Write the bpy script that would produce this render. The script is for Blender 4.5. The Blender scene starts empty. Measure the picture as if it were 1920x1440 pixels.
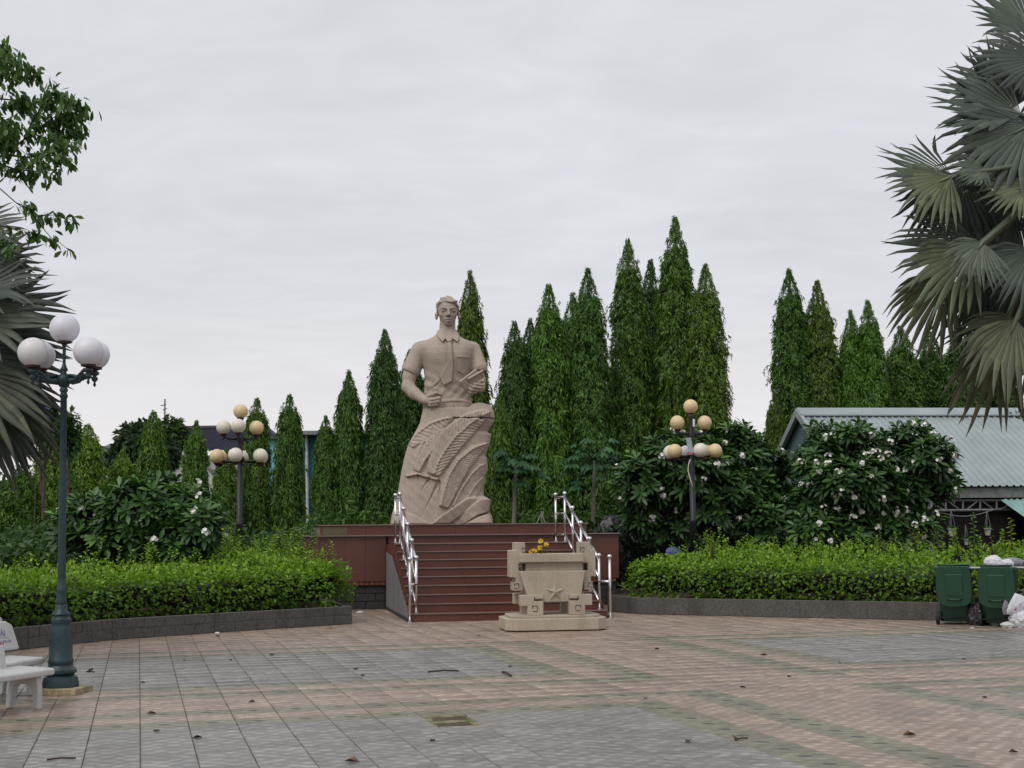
import bpy, bmesh, math, random
import numpy as np
from mathutils import Vector, Matrix, noise as mnoise

sc = bpy.context.scene
# ------------------------------------------------------------------ camera
FPX, CH, XC, YC = 2600.0, 1.58, 960.0, 720.0       # focal length in photo pixels, eye height
ROLL = 0.009
PITCH = math.atan((994.9 - YC) / FPX)
cp_, sp_, cr_, sr_ = math.cos(PITCH), math.sin(PITCH), math.cos(ROLL), math.sin(ROLL)
FW = np.array([0, cp_, sp_]); UP0 = np.array([0, -sp_, cp_]); R0 = np.array([1., 0, 0])
RT = cr_ * R0 - sr_ * UP0; UPV = sr_ * R0 + cr_ * UP0
cam_data = bpy.data.cameras.new('camera')
cam = bpy.data.objects.new('camera', cam_data)
sc.collection.objects.link(cam)
M = Matrix(((RT[0], UPV[0], -FW[0], 0), (RT[1], UPV[1], -FW[1], 0), (RT[2], UPV[2], -FW[2], CH), (0, 0, 0, 1)))
cam.matrix_world = M
cam_data.sensor_width = 36.0
cam_data.lens = 36.0 * FPX / 1920.0
cam_data.clip_start = 0.1
cam_data.clip_end = 3000
sc.camera = cam

# ------------------------------------------------------------------ world: overcast daylight
world = bpy.data.worlds.new('World'); sc.world = world; world.use_nodes = True
wt = world.node_tree; wt.nodes.clear()
SUN_EL, SUN_AZ = math.radians(52), math.radians(215)
def wn(t, **k):
    n = wt.nodes.new(t)
    for a, b in k.items(): setattr(n, a, b)
    return n
out = wn('ShaderNodeOutputWorld')
sky = wn('ShaderNodeTexSky', sky_type='NISHITA', sun_disc=False, sun_elevation=SUN_EL, sun_rotation=SUN_AZ)
bg1 = wn('ShaderNodeBackground'); bg1.inputs[1].default_value = 0.10
wt.links.new(sky.outputs[0], bg1.inputs[0])
geo = wn('ShaderNodeTexCoord'); sep = wn('ShaderNodeSeparateXYZ')
wt.links.new(geo.outputs['Generated'], sep.inputs[0])
def wm(op, a, b):
    n = wn('ShaderNodeMath', operation=op)
    for i, v in enumerate((a, b)):
        if isinstance(v, (int, float)): n.inputs[i].default_value = v
        elif v is not None: wt.links.new(v, n.inputs[i])
    return n.outputs[0]
zz = wm('ADD', wm('ABSOLUTE', sep.outputs['Z'], None), 0.16)
px = wm('DIVIDE', sep.outputs['X'], zz); py = wm('DIVIDE', sep.outputs['Y'], zz)
comb = wn('ShaderNodeCombineXYZ'); wt.links.new(px, comb.inputs[0]); wt.links.new(py, comb.inputs[1])
mp = wn('ShaderNodeMapping'); mp.inputs['Rotation'].default_value = (0, 0, 0.5); mp.inputs['Scale'].default_value = (1.0, 1.45, 1)
wt.links.new(comb.outputs[0], mp.inputs[0])
n1 = wn('ShaderNodeTexNoise'); n1.inputs['Scale'].default_value = 1.1; n1.inputs['Detail'].default_value = 6; n1.inputs['Roughness'].default_value = 0.55; n1.inputs['Distortion'].default_value = 0.9
wt.links.new(mp.outputs[0], n1.inputs['Vector'])
n2 = wn('ShaderNodeTexNoise'); n2.inputs['Scale'].default_value = 4.0; n2.inputs['Detail'].default_value = 5; n2.inputs['Distortion'].default_value = 1.6
wt.links.new(mp.outputs[0], n2.inputs['Vector'])
mixn = wm('ADD', wm('MULTIPLY', n1.outputs[0], 0.66), wm('MULTIPLY', n2.outputs[0], 0.34))
rampc = wn('ShaderNodeValToRGB')
e = rampc.color_ramp.elements
e[0].position = 0.30; e[0].color = (0.66, 0.68, 0.715, 1)
e[1].position = 0.70; e[1].color = (0.80, 0.815, 0.855, 1)
wt.links.new(mixn, rampc.inputs[0])
hz = wn('ShaderNodeMapRange'); hz.inputs['From Min'].default_value = 0.02; hz.inputs['From Max'].default_value = 0.20
hz.inputs['To Min'].default_value = 1.0; hz.inputs['To Max'].default_value = 0.0; hz.interpolation_type = 'SMOOTHSTEP'
wt.links.new(sep.outputs['Z'], hz.inputs['Value'])
mixh = wn('ShaderNodeMix', data_type='RGBA'); mixh.inputs['B'].default_value = (0.93, 0.875, 0.87, 1)
wt.links.new(wm('MULTIPLY', hz.outputs[0], 0.75), mixh.inputs['Factor']); wt.links.new(rampc.outputs[0], mixh.inputs['A'])
bg2 = wn('ShaderNodeBackground'); bg2.inputs[1].default_value = 1.0
wt.links.new(mixh.outputs['Result'], bg2.inputs[0])
ms = wn('ShaderNodeMixShader'); ms.inputs[0].default_value = 0.94
wt.links.new(bg1.outputs[0], ms.inputs[1]); wt.links.new(bg2.outputs[0], ms.inputs[2]); wt.links.new(ms.outputs[0], out.inputs[0])

sun_d = bpy.data.lights.new('sun', 'SUN'); sun_d.energy = 1.5; sun_d.angle = math.radians(38); sun_d.color = (1.0, 0.965, 0.91)
sun = bpy.data.objects.new('sun', sun_d); sc.collection.objects.link(sun)
# direction towards the sun: behind the camera, high, slightly left
sdir = Vector((-math.sin(math.radians(35)) * math.cos(SUN_EL), -math.cos(math.radians(35)) * math.cos(SUN_EL), math.sin(SUN_EL)))
sun.rotation_euler = sdir.to_track_quat('Z', 'Y').to_euler()
sun.location = (0, 0, 30)
sc.view_settings.view_transform = 'Standard'; sc.view_settings.look = 'None'
sc.view_settings.exposure = 0.0; sc.view_settings.gamma = 1.0; sc.view_settings.use_curve_mapping = False
sc.cycles.max_bounces = 6; sc.cycles.diffuse_bounces = 3; sc.cycles.glossy_bounces = 3
sc.cycles.transparent_max_bounces = 4; sc.cycles.caustics_reflective = False; sc.cycles.caustics_refractive = False
sc.cycles.use_denoising = True

# ------------------------------------------------------------------ where things stand
def ray(px, py): return FW + RT * (px - XC) / FPX - UPV * (py - YC) / FPX
def G(px, py, z=0.0):
    d = ray(px, py); t = (z - CH) / d[2]; return np.array([0, 0, CH]) + d * t
def At(px, py, Y):
    d = ray(px, py); t = Y / d[1]; return np.array([0, 0, CH]) + d * t
random.seed(5); rng = np.random.default_rng(5)
R_ = random.uniform

# ------------------------------------------------------------------ object helpers
COL = sc.collection
def tag(o, label=None, cat=None, group=None, kind=None):
    if label: o['label'] = label
    if cat: o['category'] = cat
    if group: o['group'] = group
    if kind: o['kind'] = kind
    return o
def thing(name, label, cat, loc=(0, 0, 0), rz=0.0, group=None):
    o = bpy.data.objects.new(name, None); COL.objects.link(o)
    o.empty_display_size = 0.2
    o.location = tuple(float(c) for c in loc); o.rotation_euler = (0, 0, rz)
    return tag(o, label, cat, group)
def structure(name):
    o = bpy.data.objects.new(name, None); COL.objects.link(o); o['kind'] = 'structure'; return o
def kids(o): return [c for c in bpy.data.objects if c.parent == o]
def link_mesh(name, me, mat, parent=None, loc=None, rot=None, smooth=False, mats=None):
    if mats:
        for m in mats: me.materials.append(m)
    elif mat is not None and len(me.materials) == 0: me.materials.append(mat)
    if smooth:
        me.polygons.foreach_set('use_smooth', [True] * len(me.polygons))
    o = bpy.data.objects.new(name, me); COL.objects.link(o)
    if parent is not None: o.parent = parent
    if loc is not None: o.location = tuple(float(c) for c in loc)
    if rot is not None: o.rotation_euler = rot
    return o
def dup(o, parent=None, loc=None, rz=None, label=None, tree=None):
    """copy a thing with its parts and sub-parts"""
    c = o.copy(); COL.objects.link(c)
    if parent is not None: c.parent = parent
    if loc is not None: c.location = tuple(float(v) for v in loc)
    if rz is not None: c.rotation_euler = (0, 0, rz)
    if label: c['label'] = label
    for ch in [k for k in list(o.children)]:
        dup(ch, c)
    return c

class MB:
    """collects simple solids into one mesh"""
    def __init__(s): s.v = []; s.f = []; s.mi = []; s.cur = 0
    def add(s, vs, fs):
        b = len(s.v); s.v.extend([tuple(map(float, p)) for p in vs]); s.f.extend([tuple(b + i for i in f) for f in fs]); s.mi.extend([s.cur] * len(fs)); return s
    def box(s, c, d, rot=None):
        x, y, z = d[0] / 2, d[1] / 2, d[2] / 2
        vs = [Vector((a, b_, e_)) for a in (-x, x) for b_ in (-y, y) for e_ in (-z, z)]
        if rot is not None:
            vs = [rot @ v for v in vs]
        vs = [(v[0] + c[0], v[1] + c[1], v[2] + c[2]) for v in vs]
        return s.add(vs, [(0, 1, 3, 2), (4, 6, 7, 5), (0, 4, 5, 1), (2, 3, 7, 6), (0, 2, 6, 4), (1, 5, 7, 3)])
    def prism(s, poly, a0, a1, axis='y'):
        """polygon (u,w) extruded along an axis: y -> points (u,y,w); z -> (u,w,z); x -> (x,u,w)"""
        n = len(poly)
        area = sum(poly[i][0] * poly[(i + 1) % n][1] - poly[(i + 1) % n][0] * poly[i][1] for i in range(n))
        if area < 0: poly = poly[::-1]
        if axis == 'y': P = lambda u, w, a: (u, a, w)
        elif axis == 'z': P = lambda u, w, a: (u, w, a)
        else: P = lambda u, w, a: (a, u, w)
        vs = [P(u, w, a0) for u, w in poly] + [P(u, w, a1) for u, w in poly]
        fs = [tuple(range(n)), tuple(range(2 * n - 1, n - 1, -1))]
        for i in range(n):
            j = (i + 1) % n; fs.append((i, i + n, j + n, j))
        if axis != 'y': fs = [f[::-1] for f in fs]
        return s.add(vs, fs)
    def lathe(s, prof, c=(0, 0, 0), seg=20, axis='z'):
        """profile [(r, z)] bottom to top"""
        vs = []; fs = []
        for r, z in prof:
            for k in range(seg):
                a = 2 * math.pi * k / seg
                vs.append((c[0] + r * math.cos(a), c[1] + r * math.sin(a), c[2] + z))
        for i in range(len(prof) - 1):
            for k in range(seg):
                j = (k + 1) % seg
                fs.append((i * seg + k, i * seg + j, (i + 1) * seg + j, (i + 1) * seg + k))
        fs.append(tuple(range(seg))[::-1]); m = (len(prof) - 1) * seg; fs.append(tuple(m + k for k in range(seg)))
        return s.add(vs, fs)
    def tube(s, pts, rad, seg=8):
        pts = [Vector(tuple(map(float, p))) for p in pts]; n = len(pts)
        if isinstance(rad, (int, float)): rad = [rad] * n
        vs = []; fs = []; pn = None
        for i, p in enumerate(pts):
            t = (pts[min(i + 1, n - 1)] - pts[max(i - 1, 0)]).normalized()
            if pn is None:
                a = Vector((0, 0, 1)) if abs(t.z) < 0.9 else Vector((1, 0, 0))
                pn = t.cross(a).normalized()
            pn = (pn - t * pn.dot(t)).normalized(); b = t.cross(pn)
            for k in range(seg):
                an = 2 * math.pi * k / seg
                vs.append(p + (pn * math.cos(an) + b * math.sin(an)) * rad[i])
        for i in range(n - 1):
            for k in range(seg):
                j = (k + 1) % seg
                fs.append((i * seg + k, i * seg + j, (i + 1) * seg + j, (i + 1) * seg + k))
        fs.append(tuple(range(seg))[::-1]); m = (n - 1) * seg; fs.append(tuple(m + k for k in range(seg)))
        return s.add(vs, fs)
    def ball(s, c, r, seg=20, rings=12, sq=(1, 1, 1)):
        vs = []; fs = []
        vs.append((c[0], c[1], c[2] - r * sq[2]))
        for i in range(1, rings):
            ph = math.pi * i / rings
            for k in range(seg):
                a = 2 * math.pi * k / seg
                vs.append((c[0] + r * sq[0] * math.sin(ph) * math.cos(a), c[1] + r * sq[1] * math.sin(ph) * math.sin(a), c[2] - r * sq[2] * math.cos(ph)))
        vs.append((c[0], c[1], c[2] + r * sq[2])); top = len(vs) - 1
        for k in range(seg):
            j = (k + 1) % seg
            fs.append((0, 1 + j, 1 + k)); fs.append((top, 1 + (rings - 2) * seg + k, 1 + (rings - 2) * seg + j))
            for i in range(rings - 2):
                fs.append((1 + i * seg + k, 1 + i * seg + j, 1 + (i + 1) * seg + j, 1 + (i + 1) * seg + k))
        return s.add(vs, fs)
    def mesh(s, name):
        me = bpy.data.meshes.new(name); me.from_pydata(s.v, [], s.f); me.update()
        if any(s.mi): me.polygons.foreach_set('material_index', s.mi)
        return me
    def build(s, name, mat, parent=None, loc=None, rot=None, smooth=False, bevel=0.0, mats=None, seg=2):
        me = s.mesh(name)
        o = link_mesh(name, me, mat, parent, loc, rot, smooth, mats)
        if bevel:
            b = o.modifiers.new('bevel', 'BEVEL'); b.width = bevel; b.segments = seg; b.limit_method = 'ANGLE'; b.angle_limit = math.radians(40)
        return o

def np_mesh(name, V, F, tint=None, mat=None, parent=None, loc=None, smooth=False):
    """fast mesh from arrays: V (N,3), F (M,k)"""
    V = np.ascontiguousarray(V, dtype=np.float32); F = np.ascontiguousarray(F, dtype=np.int32)
    me = bpy.data.meshes.new(name); m, k = F.shape
    me.vertices.add(len(V)); me.vertices.foreach_set('co', V.ravel())
    me.loops.add(m * k); me.loops.foreach_set('vertex_index', F.ravel())
    me.polygons.add(m); me.polygons.foreach_set('loop_start', np.arange(m, dtype=np.int32) * k)
    try: me.polygons.foreach_set('loop_total', np.full(m, k, dtype=np.int32))
    except Exception: pass
    if smooth: me.polygons.foreach_set('use_smooth', np.ones(m, dtype=bool))
    me.update(calc_edges=True)
    if tint is not None:
        a = me.attributes.new('tint', 'FLOAT', 'FACE'); a.data.foreach_set('value', np.ascontiguousarray(tint, dtype=np.float32))
    if mat is None and parent is None and loc is None: return me
    return link_mesh(name, me, mat, parent, loc)
def norm(a): return a / np.maximum(np.linalg.norm(a, axis=-1, keepdims=True), 1e-9)
def leaf_arrays(P, D, N, L, W, fold=0.25, droop=0.0, pos=0.42):
    """kite leaves, folded along the midrib; P base, D direction, N normal"""
    D = norm(D); S = norm(np.cross(D, N)); N = np.cross(S, D)
    L = L[:, None]; W = W[:, None]
    mid = P + D * L * pos
    l = mid + S * W * .5 + N * W * fold; r = mid - S * W * .5 + N * W * fold
    tip = P + D * L - np.array([0, 0, 1.]) * L * droop
    n = len(P); V = np.stack([P, r, tip, l], 1).reshape(-1, 3)
    F = np.arange(n * 4, dtype=np.int32).reshape(n, 4)
    return V, F
def leaf2_arrays(P, D, N, L, W, fold=0.15, droop=0.15):
    """broad leaves of four quads: base, two width stations, tip"""
    D = norm(D); S = norm(np.cross(D, N)); N = np.cross(S, D); n = len(P)
    L = L[:, None]; W = W[:, None]; z = np.array([0, 0, 1.])
    st = []
    for t, w in ((0, .12), (.35, .75), (.7, 1.0), (1.0, .1)):
        c = P + D * L * t - z * L * droop * t * t
        st.append((c + S * W * .5 * w + N * W * fold * w, c, c - S * W * .5 * w + N * W * fold * w))
    V = np.stack([q for tr in st for q in tr], 1).reshape(-1, 3)
    f = []
    for i in range(3):
        a = i * 3; f.append((a, a + 1, a + 4, a + 3)); f.append((a + 1, a + 2, a + 5, a + 4))
    F = (np.arange(n)[:, None, None] * 12 + np.array(f)[None]).reshape(-1, 4)
    return V, F, 6
def cat(parts):
    Vs = []; Fs = []; Ts = []; b = 0
    for V, F, T in parts:
        Vs.append(V); Fs.append(F + b); Ts.append(T); b += len(V)
    return np.concatenate(Vs), np.concatenate(Fs), np.concatenate(Ts)
# ------------------------------------------------------------------ materials
def mat_new(name):
    m = bpy.data.materials.new(name); m.use_nodes = True
    nt = m.node_tree; b = nt.nodes['Principled BSDF']; return m, nt, b
def N_(nt, t, **k):
    n = nt.nodes.new(t)
    for a, v in k.items(): setattr(n, a, v)
    return n
def noise_(nt, scale, detail=4, vec=None, dist=0.0, rough=0.5):
    n = N_(nt, 'ShaderNodeTexNoise'); n.inputs['Scale'].default_value = scale; n.inputs['Detail'].default_value = detail
    n.inputs['Distortion'].default_value = dist; n.inputs['Roughness'].default_value = rough
    if vec is not None: nt.links.new(vec, n.inputs['Vector'])
    return n.outputs[0]
def ramp_(nt, fac, stops):
    r = N_(nt, 'ShaderNodeValToRGB'); nt.links.new(fac, r.inputs[0]); els = r.color_ramp.elements
    while len(els) < len(stops): els.new(0.5)
    for i, (p, c) in enumerate(stops):
        els[i].position = p; els[i].color = tuple(c) + (1,) if len(c) == 3 else c
    return r.outputs[0]
def mix_(nt, f, a, b, mode='MIX'):
    m = N_(nt, 'ShaderNodeMix', data_type='RGBA', blend_type=mode)
    for k, v in (('Factor', f), ('A', a), ('B', b)):
        s = m.inputs[k]
        if isinstance(v, (int, float)): s.default_value = v
        elif isinstance(v, tuple): s.default_value = v + (1,) if len(v) == 3 else v
        else: nt.links.new(v, s)
    return m.outputs['Result']
def math_(nt, op, a, b=None, c=None, clamp=False):
    m = N_(nt, 'ShaderNodeMath', operation=op, use_clamp=clamp)
    for i, v in enumerate((a, b, c)):
        if v is None: continue
        if isinstance(v, (int, float)): m.inputs[i].default_value = v
        else: nt.links.new(v, m.inputs[i])
    return m.outputs[0]
def bump_(nt, b, h, strength=0.3, dist=0.01):
    n = N_(nt, 'ShaderNodeBump'); n.inputs['Strength'].default_value = strength; n.inputs['Distance'].default_value = dist
    nt.links.new(h, n.inputs['Height']); nt.links.new(n.outputs[0], b.inputs['Normal'])
def coords(nt, kind='Object'): return N_(nt, 'ShaderNodeTexCoord').outputs[kind]
def position(nt): return N_(nt, 'ShaderNodeNewGeometry').outputs['Position']

def speckled(name, c1, c2, c3=None, scale=60, rough=0.75, stain=0.0, stain_col=(0.05, 0.05, 0.045), bump=0.2, spec=0.3, big=1.3, dist=0.004):
    m, nt, b = mat_new(name); v = position(nt)
    n = noise_(nt, scale, 3, v, rough=0.7)
    col = ramp_(nt, n, [(0.35, c1), (0.65, c2)])
    if c3: col = mix_(nt, ramp_(nt, noise_(nt, scale * 2.3, 2, v), [(0.60, (0, 0, 0)), (0.66, (1, 1, 1))]), col, c3)
    if stain:
        mpn = N_(nt, 'ShaderNodeMapping'); mpn.inputs['Scale'].default_value = (1, 1, 0.35); nt.links.new(v, mpn.inputs[0])
        s = ramp_(nt, noise_(nt, big, 6, mpn.outputs[0], rough=0.65), [(0.48, (0, 0, 0)), (0.72, (1, 1, 1))])
        col = mix_(nt, math_(nt, 'MULTIPLY', s, stain), col, stain_col)
    nt.links.new(col, b.inputs['Base Color'])
    b.inputs['Roughness'].default_value = rough; b.inputs['Specular IOR Level'].default_value = spec
    if bump: bump_(nt, b, n, bump, dist)
    return m
def plain(name, col, rough=0.5, metal=0.0, var=0.12, scale=8, bump=0.0, spec=0.5):
    m, nt, b = mat_new(name); v = coords(nt)
    n = noise_(nt, scale, 5, v, rough=0.6)
    d = tuple(max(0, c * (1 - var)) for c in col); l = tuple(min(1, c * (1 + var)) for c in col)
    nt.links.new(ramp_(nt, n, [(0.3, d), (0.7, l)]), b.inputs['Base Color'])
    b.inputs['Metallic'].default_value = metal; b.inputs['Specular IOR Level'].default_value = spec
    rr = N_(nt, 'ShaderNodeMapRange'); nt.links.new(n, rr.inputs[0]); rr.inputs['To Min'].default_value = max(0.02, rough - 0.08); rr.inputs['To Max'].default_value = min(1, rough + 0.08)
    nt.links.new(rr.outputs[0], b.inputs['Roughness'])
    if bump: bump_(nt, b, noise_(nt, scale * 6, 3, v), bump, 0.004)
    return m
def foliage(name, dark, mid, light, rough=0.55, trans=0.25, spec=0.35):
    """leaf colour varies leaf by leaf (face attribute) and plant by plant (object colour)"""
    m, nt, b = mat_new(name)
    a = N_(nt, 'ShaderNodeAttribute', attribute_name='tint'); oi = N_(nt, 'ShaderNodeObjectInfo')
    col = ramp_(nt, a.outputs['Fac'], [(0.0, dark), (0.5, mid), (1.0, light)])
    col = mix_(nt, 1.0, col, oi.outputs['Color'], 'MULTIPLY')
    nt.links.new(col, b.inputs['Base Color']); b.inputs['Roughness'].default_value = rough
    b.inputs['Specular IOR Level'].default_value = spec
    tr = N_(nt, 'ShaderNodeBsdfTranslucent'); nt.links.new(mix_(nt, 1.0, col, (1.3, 1.5, 0.6), 'MULTIPLY'), tr.inputs[0])
    mx = N_(nt, 'ShaderNodeMixShader'); mx.inputs[0].default_value = trans
    nt.links.new(b.outputs[0], mx.inputs[1]); nt.links.new(tr.outputs[0], mx.inputs[2])
    nt.links.new(mx.outputs[0], nt.nodes['Material Output'].inputs[0])
    return m

M_stone = speckled('statue_stone', (0.36, 0.295, 0.245), (0.49, 0.405, 0.335), (0.24, 0.19, 0.16), scale=38, rough=0.85, stain=0.55, stain_col=(0.21, 0.172, 0.145), bump=0.25, big=1.1, dist=0.01)
M_urn = speckled('urn_stone', (0.40, 0.34, 0.27), (0.52, 0.445, 0.36), (0.27, 0.225, 0.18), scale=70, rough=0.8, stain=0.45, stain_col=(0.19, 0.17, 0.13), bump=0.3, big=3.0)
M_stain = speckled('dark_stone_stain', (0.02, 0.016, 0.014), (0.05, 0.04, 0.035), scale=60)
M_granite = speckled('red_granite', (0.098, 0.031, 0.022), (0.168, 0.057, 0.041), (0.05, 0.026, 0.02), scale=90, rough=0.33, stain=0.5, stain_col=(0.075, 0.038, 0.032), bump=0.05, spec=0.5, big=1.8)
M_granite_old = speckled('mossy_granite', (0.12, 0.115, 0.06), (0.17, 0.15, 0.085), (0.10, 0.06, 0.04), scale=60, rough=0.7, stain=0.5, stain_col=(0.10, 0.07, 0.045))
M_brick = speckled('red_brick_edge', (0.13, 0.045, 0.03), (0.24, 0.09, 0.06), (0.08, 0.05, 0.04), scale=40, rough=0.9)
M_nosing = speckled('pale_step_edge', (0.17, 0.12, 0.105), (0.25, 0.18, 0.155), scale=60, rough=0.35, stain=0.4)
M_block = speckled('concrete_block', (0.075, 0.07, 0.064), (0.14, 0.128, 0.118), (0.05, 0.05, 0.045), scale=30, rough=0.9, stain=0.6, stain_col=(0.04, 0.042, 0.03), bump=0.5, big=2.2, dist=0.01)
M_blockdark = speckled('dark_concrete_block', (0.03, 0.03, 0.032), (0.075, 0.072, 0.072), scale=26, rough=0.9, stain=0.5, stain_col=(0.02, 0.022, 0.02), bump=0.5, dist=0.01)
M_plaster = speckled('grey_plaster', (0.15, 0.15, 0.15), (0.24, 0.235, 0.23), scale=20, rough=0.9, stain=0.7, stain_col=(0.07, 0.07, 0.065))
M_mortar = speckled('mortar', (0.14, 0.125, 0.105), (0.21, 0.19, 0.16), scale=30, rough=0.95)
M_soil = speckled('soil', (0.03, 0.02, 0.014), (0.07, 0.045, 0.03), scale=14, rough=1.0, bump=0.6, dist=0.02)
M_ground = speckled('grassy_earth', (0.03, 0.035, 0.015), (0.07, 0.065, 0.035), scale=3, rough=1.0, bump=0.5, dist=0.03)
M_steel = plain('stainless_steel', (0.66, 0.64, 0.64), 0.24, 1.0, 0.06, 3)
M_lampgreen = plain('dark_green_cast_iron', (0.012, 0.034, 0.04), 0.42, 0.0, 0.35, 12, 0.15)
M_lampblack = plain('black_cast_iron', (0.014, 0.015, 0.016), 0.5, 0.0, 0.4, 12, 0.15)
M_rust = plain('rusty_fitter', (0.045, 0.02, 0.018), 0.7, 0.0, 0.3, 20)
def globe_mat(name, col):
    m, nt, b = mat_new(name); v = position(nt)
    n = noise_(nt, 6, 4, v)
    nt.links.new(mix_(nt, math_(nt, 'MULTIPLY', n, 0.35), col, tuple(c * 0.8 for c in col)), b.inputs['Base Color'])
    b.inputs['Roughness'].default_value = 0.42; b.inputs['Subsurface Weight'].default_value = 0.0
    return m
M_gwhite = globe_mat('white_opal_glass', (0.72, 0.70, 0.76))
M_gcream = globe_mat('cream_opal_glass', (0.74, 0.68, 0.57))
M_gyellow = globe_mat('yellowed_opal_glass', (0.72, 0.55, 0.31))
M_terrazzo = speckled('white_terrazzo', (0.46, 0.455, 0.45), (0.60, 0.60, 0.585), (0.25, 0.25, 0.25), scale=110, rough=0.5, stain=0.35, stain_col=(0.27, 0.26, 0.235), bump=0.1, big=4)
M_padplinth = speckled('dirty_yellow_concrete', (0.28, 0.235, 0.13), (0.42, 0.36, 0.22), scale=18, rough=0.9, stain=0.8, stain_col=(0.07, 0.055, 0.035), big=7)
M_bin = plain('green_bin_plastic', (0.004, 0.044, 0.017), 0.42, 0.0, 0.2, 5)
M_binrim = plain('dark_green_bin_plastic', (0.006, 0.05, 0.026), 0.35, 0.0, 0.2, 5)
M_rubber = plain('black_rubber', (0.012, 0.012, 0.012), 0.7)
M_bagw = plain('white_plastic_film', (0.62, 0.62, 0.66), 0.3, 0.0, 0.12, 14, 0.3)
M_bagg = plain('grey_plastic_film', (0.20, 0.20, 0.22), 0.35, 0.0, 0.3, 14, 0.3)
M_bagb = plain('black_plastic_film', (0.02, 0.016, 0.016), 0.3, 0.0, 0.4, 14, 0.3)
M_red = plain('red_print', (0.35, 0.03, 0.06), 0.5)
M_redfade = plain('faded_red_print', (0.42, 0.12, 0.11), 0.6)
M_bluefade = plain('faded_blue_print', (0.17, 0.18, 0.33), 0.6)
M_greyprint = plain('grey_print', (0.22, 0.20, 0.26), 0.6)
M_teal = speckled('teal_paint', (0.032, 0.125, 0.155), (0.045, 0.155, 0.19), scale=5, rough=0.8, stain=0.4, stain_col=(0.04, 0.11, 0.13), bump=0.05)
M_cyan = speckled('light_cyan_paint', (0.17, 0.46, 0.50), (0.22, 0.53, 0.57), scale=5, rough=0.8, bump=0.05)
M_whitewall = speckled('white_painted_wall', (0.55, 0.53, 0.50), (0.68, 0.66, 0.62), scale=6, rough=0.85, stain=0.4, stain_col=(0.35, 0.33, 0.30))
M_rooftile = speckled('dark_blue_roof_tile', (0.022, 0.024, 0.045), (0.045, 0.047, 0.08), scale=6, rough=0.55, bump=0.1)
M_roofgrey = speckled('grey_roof_sheet', (0.05, 0.06, 0.065), (0.09, 0.10, 0.105), scale=4, rough=0.7)
M_corr = speckled('corrugated_metal', (0.255, 0.305, 0.315), (0.315, 0.365, 0.375), scale=1.2, rough=0.42, stain=0.3, stain_col=(0.20, 0.235, 0.245), bump=0.0, spec=0.5, big=0.6)
M_gable = speckled('grey_blue_gable_sheet', (0.12, 0.185, 0.205), (0.16, 0.235, 0.255), scale=4, rough=0.6)
M_trim = speckled('pale_grey_trim', (0.30, 0.345, 0.36), (0.37, 0.41, 0.42), scale=4, rough=0.5, stain=0.3)
M_fascia = speckled('weathered_fascia_board', (0.16, 0.175, 0.165), (0.25, 0.265, 0.25), scale=9, rough=0.85, stain=0.8, stain_col=(0.10, 0.10, 0.09))
M_greensheet = speckled('pale_green_sheet', (0.20, 0.35, 0.33), (0.27, 0.43, 0.40), scale=3, rough=0.5)
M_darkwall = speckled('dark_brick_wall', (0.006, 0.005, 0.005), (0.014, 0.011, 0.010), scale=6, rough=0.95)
M_tarp = plain('black_tarpaulin', (0.014, 0.014, 0.018), 0.42, 0.0, 0.35, 3, 0.2)
M_pot = plain('white_plastic_pot', (0.42, 0.41, 0.36), 0.6)
M_steelgrey = plain('grey_painted_steel', (0.20, 0.205, 0.21), 0.6, 0.0, 0.2)
M_darksteel = plain('dim_painted_steel', (0.10, 0.10, 0.105), 0.6, 0.0, 0.2)
M_blue = plain('blue_plastic_sheet', (0.07, 0.08, 0.26), 0.5, 0.0, 0.2)
M_bark = speckled('bark', (0.05, 0.038, 0.028), (0.11, 0.09, 0.07), scale=12, rough=0.95, bump=0.6, dist=0.02)
M_barkpale = speckled('pale_bark', (0.15, 0.14, 0.115), (0.24, 0.22, 0.185), scale=12, rough=0.9, bump=0.4, dist=0.01)
M_barkdark = speckled('dark_branch', (0.010, 0.009, 0.007), (0.02, 0.018, 0.014), scale=12, rough=0.95)
M_petal = plain('white_petal', (0.80, 0.79, 0.72), 0.6, 0, 0.05)
M_yellowflower = plain('yellow_petal', (0.80, 0.58, 0.02), 0.6, 0, 0.1)
M_debris = plain('dead_leaf', (0.05, 0.03, 0.02), 0.8, 0, 0.4)
M_debris2 = plain('brown_leaf', (0.14, 0.075, 0.04), 0.8, 0, 0.4)
M_foam = plain('white_foam', (0.68, 0.67, 0.63), 0.7, 0, 0.1)

F_ashoka = foliage('drooping_leaf', (0.030, 0.068, 0.009), (0.085, 0.175, 0.018), (0.165, 0.285, 0.034), 0.5, 0.22)
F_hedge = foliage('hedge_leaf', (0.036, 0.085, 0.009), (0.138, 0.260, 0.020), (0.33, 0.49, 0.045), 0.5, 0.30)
F_plum = foliage('frangipani_leaf', (0.015, 0.042, 0.013), (0.040, 0.100, 0.025), (0.105, 0.215, 0.045), 0.42, 0.15, 0.45)
F_broad = foliage('broad_leaf', (0.026, 0.062, 0.014), (0.052, 0.115, 0.022), (0.11, 0.19, 0.032), 0.45, 0.25)
F_far = foliage('far_leaf', (0.020, 0.036, 0.014), (0.038, 0.066, 0.024), (0.07, 0.11, 0.04), 0.6, 0.2)
F_palm = foliage('silver_palm_leaf', (0.036, 0.048, 0.034), (0.070, 0.088, 0.062), (0.165, 0.175, 0.115), 0.48, 0.12, 0.5)
F_papaya = foliage('papaya_leaf', (0.016, 0.052, 0.018), (0.034, 0.098, 0.036), (0.07, 0.16, 0.055), 0.5, 0.2)

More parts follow.
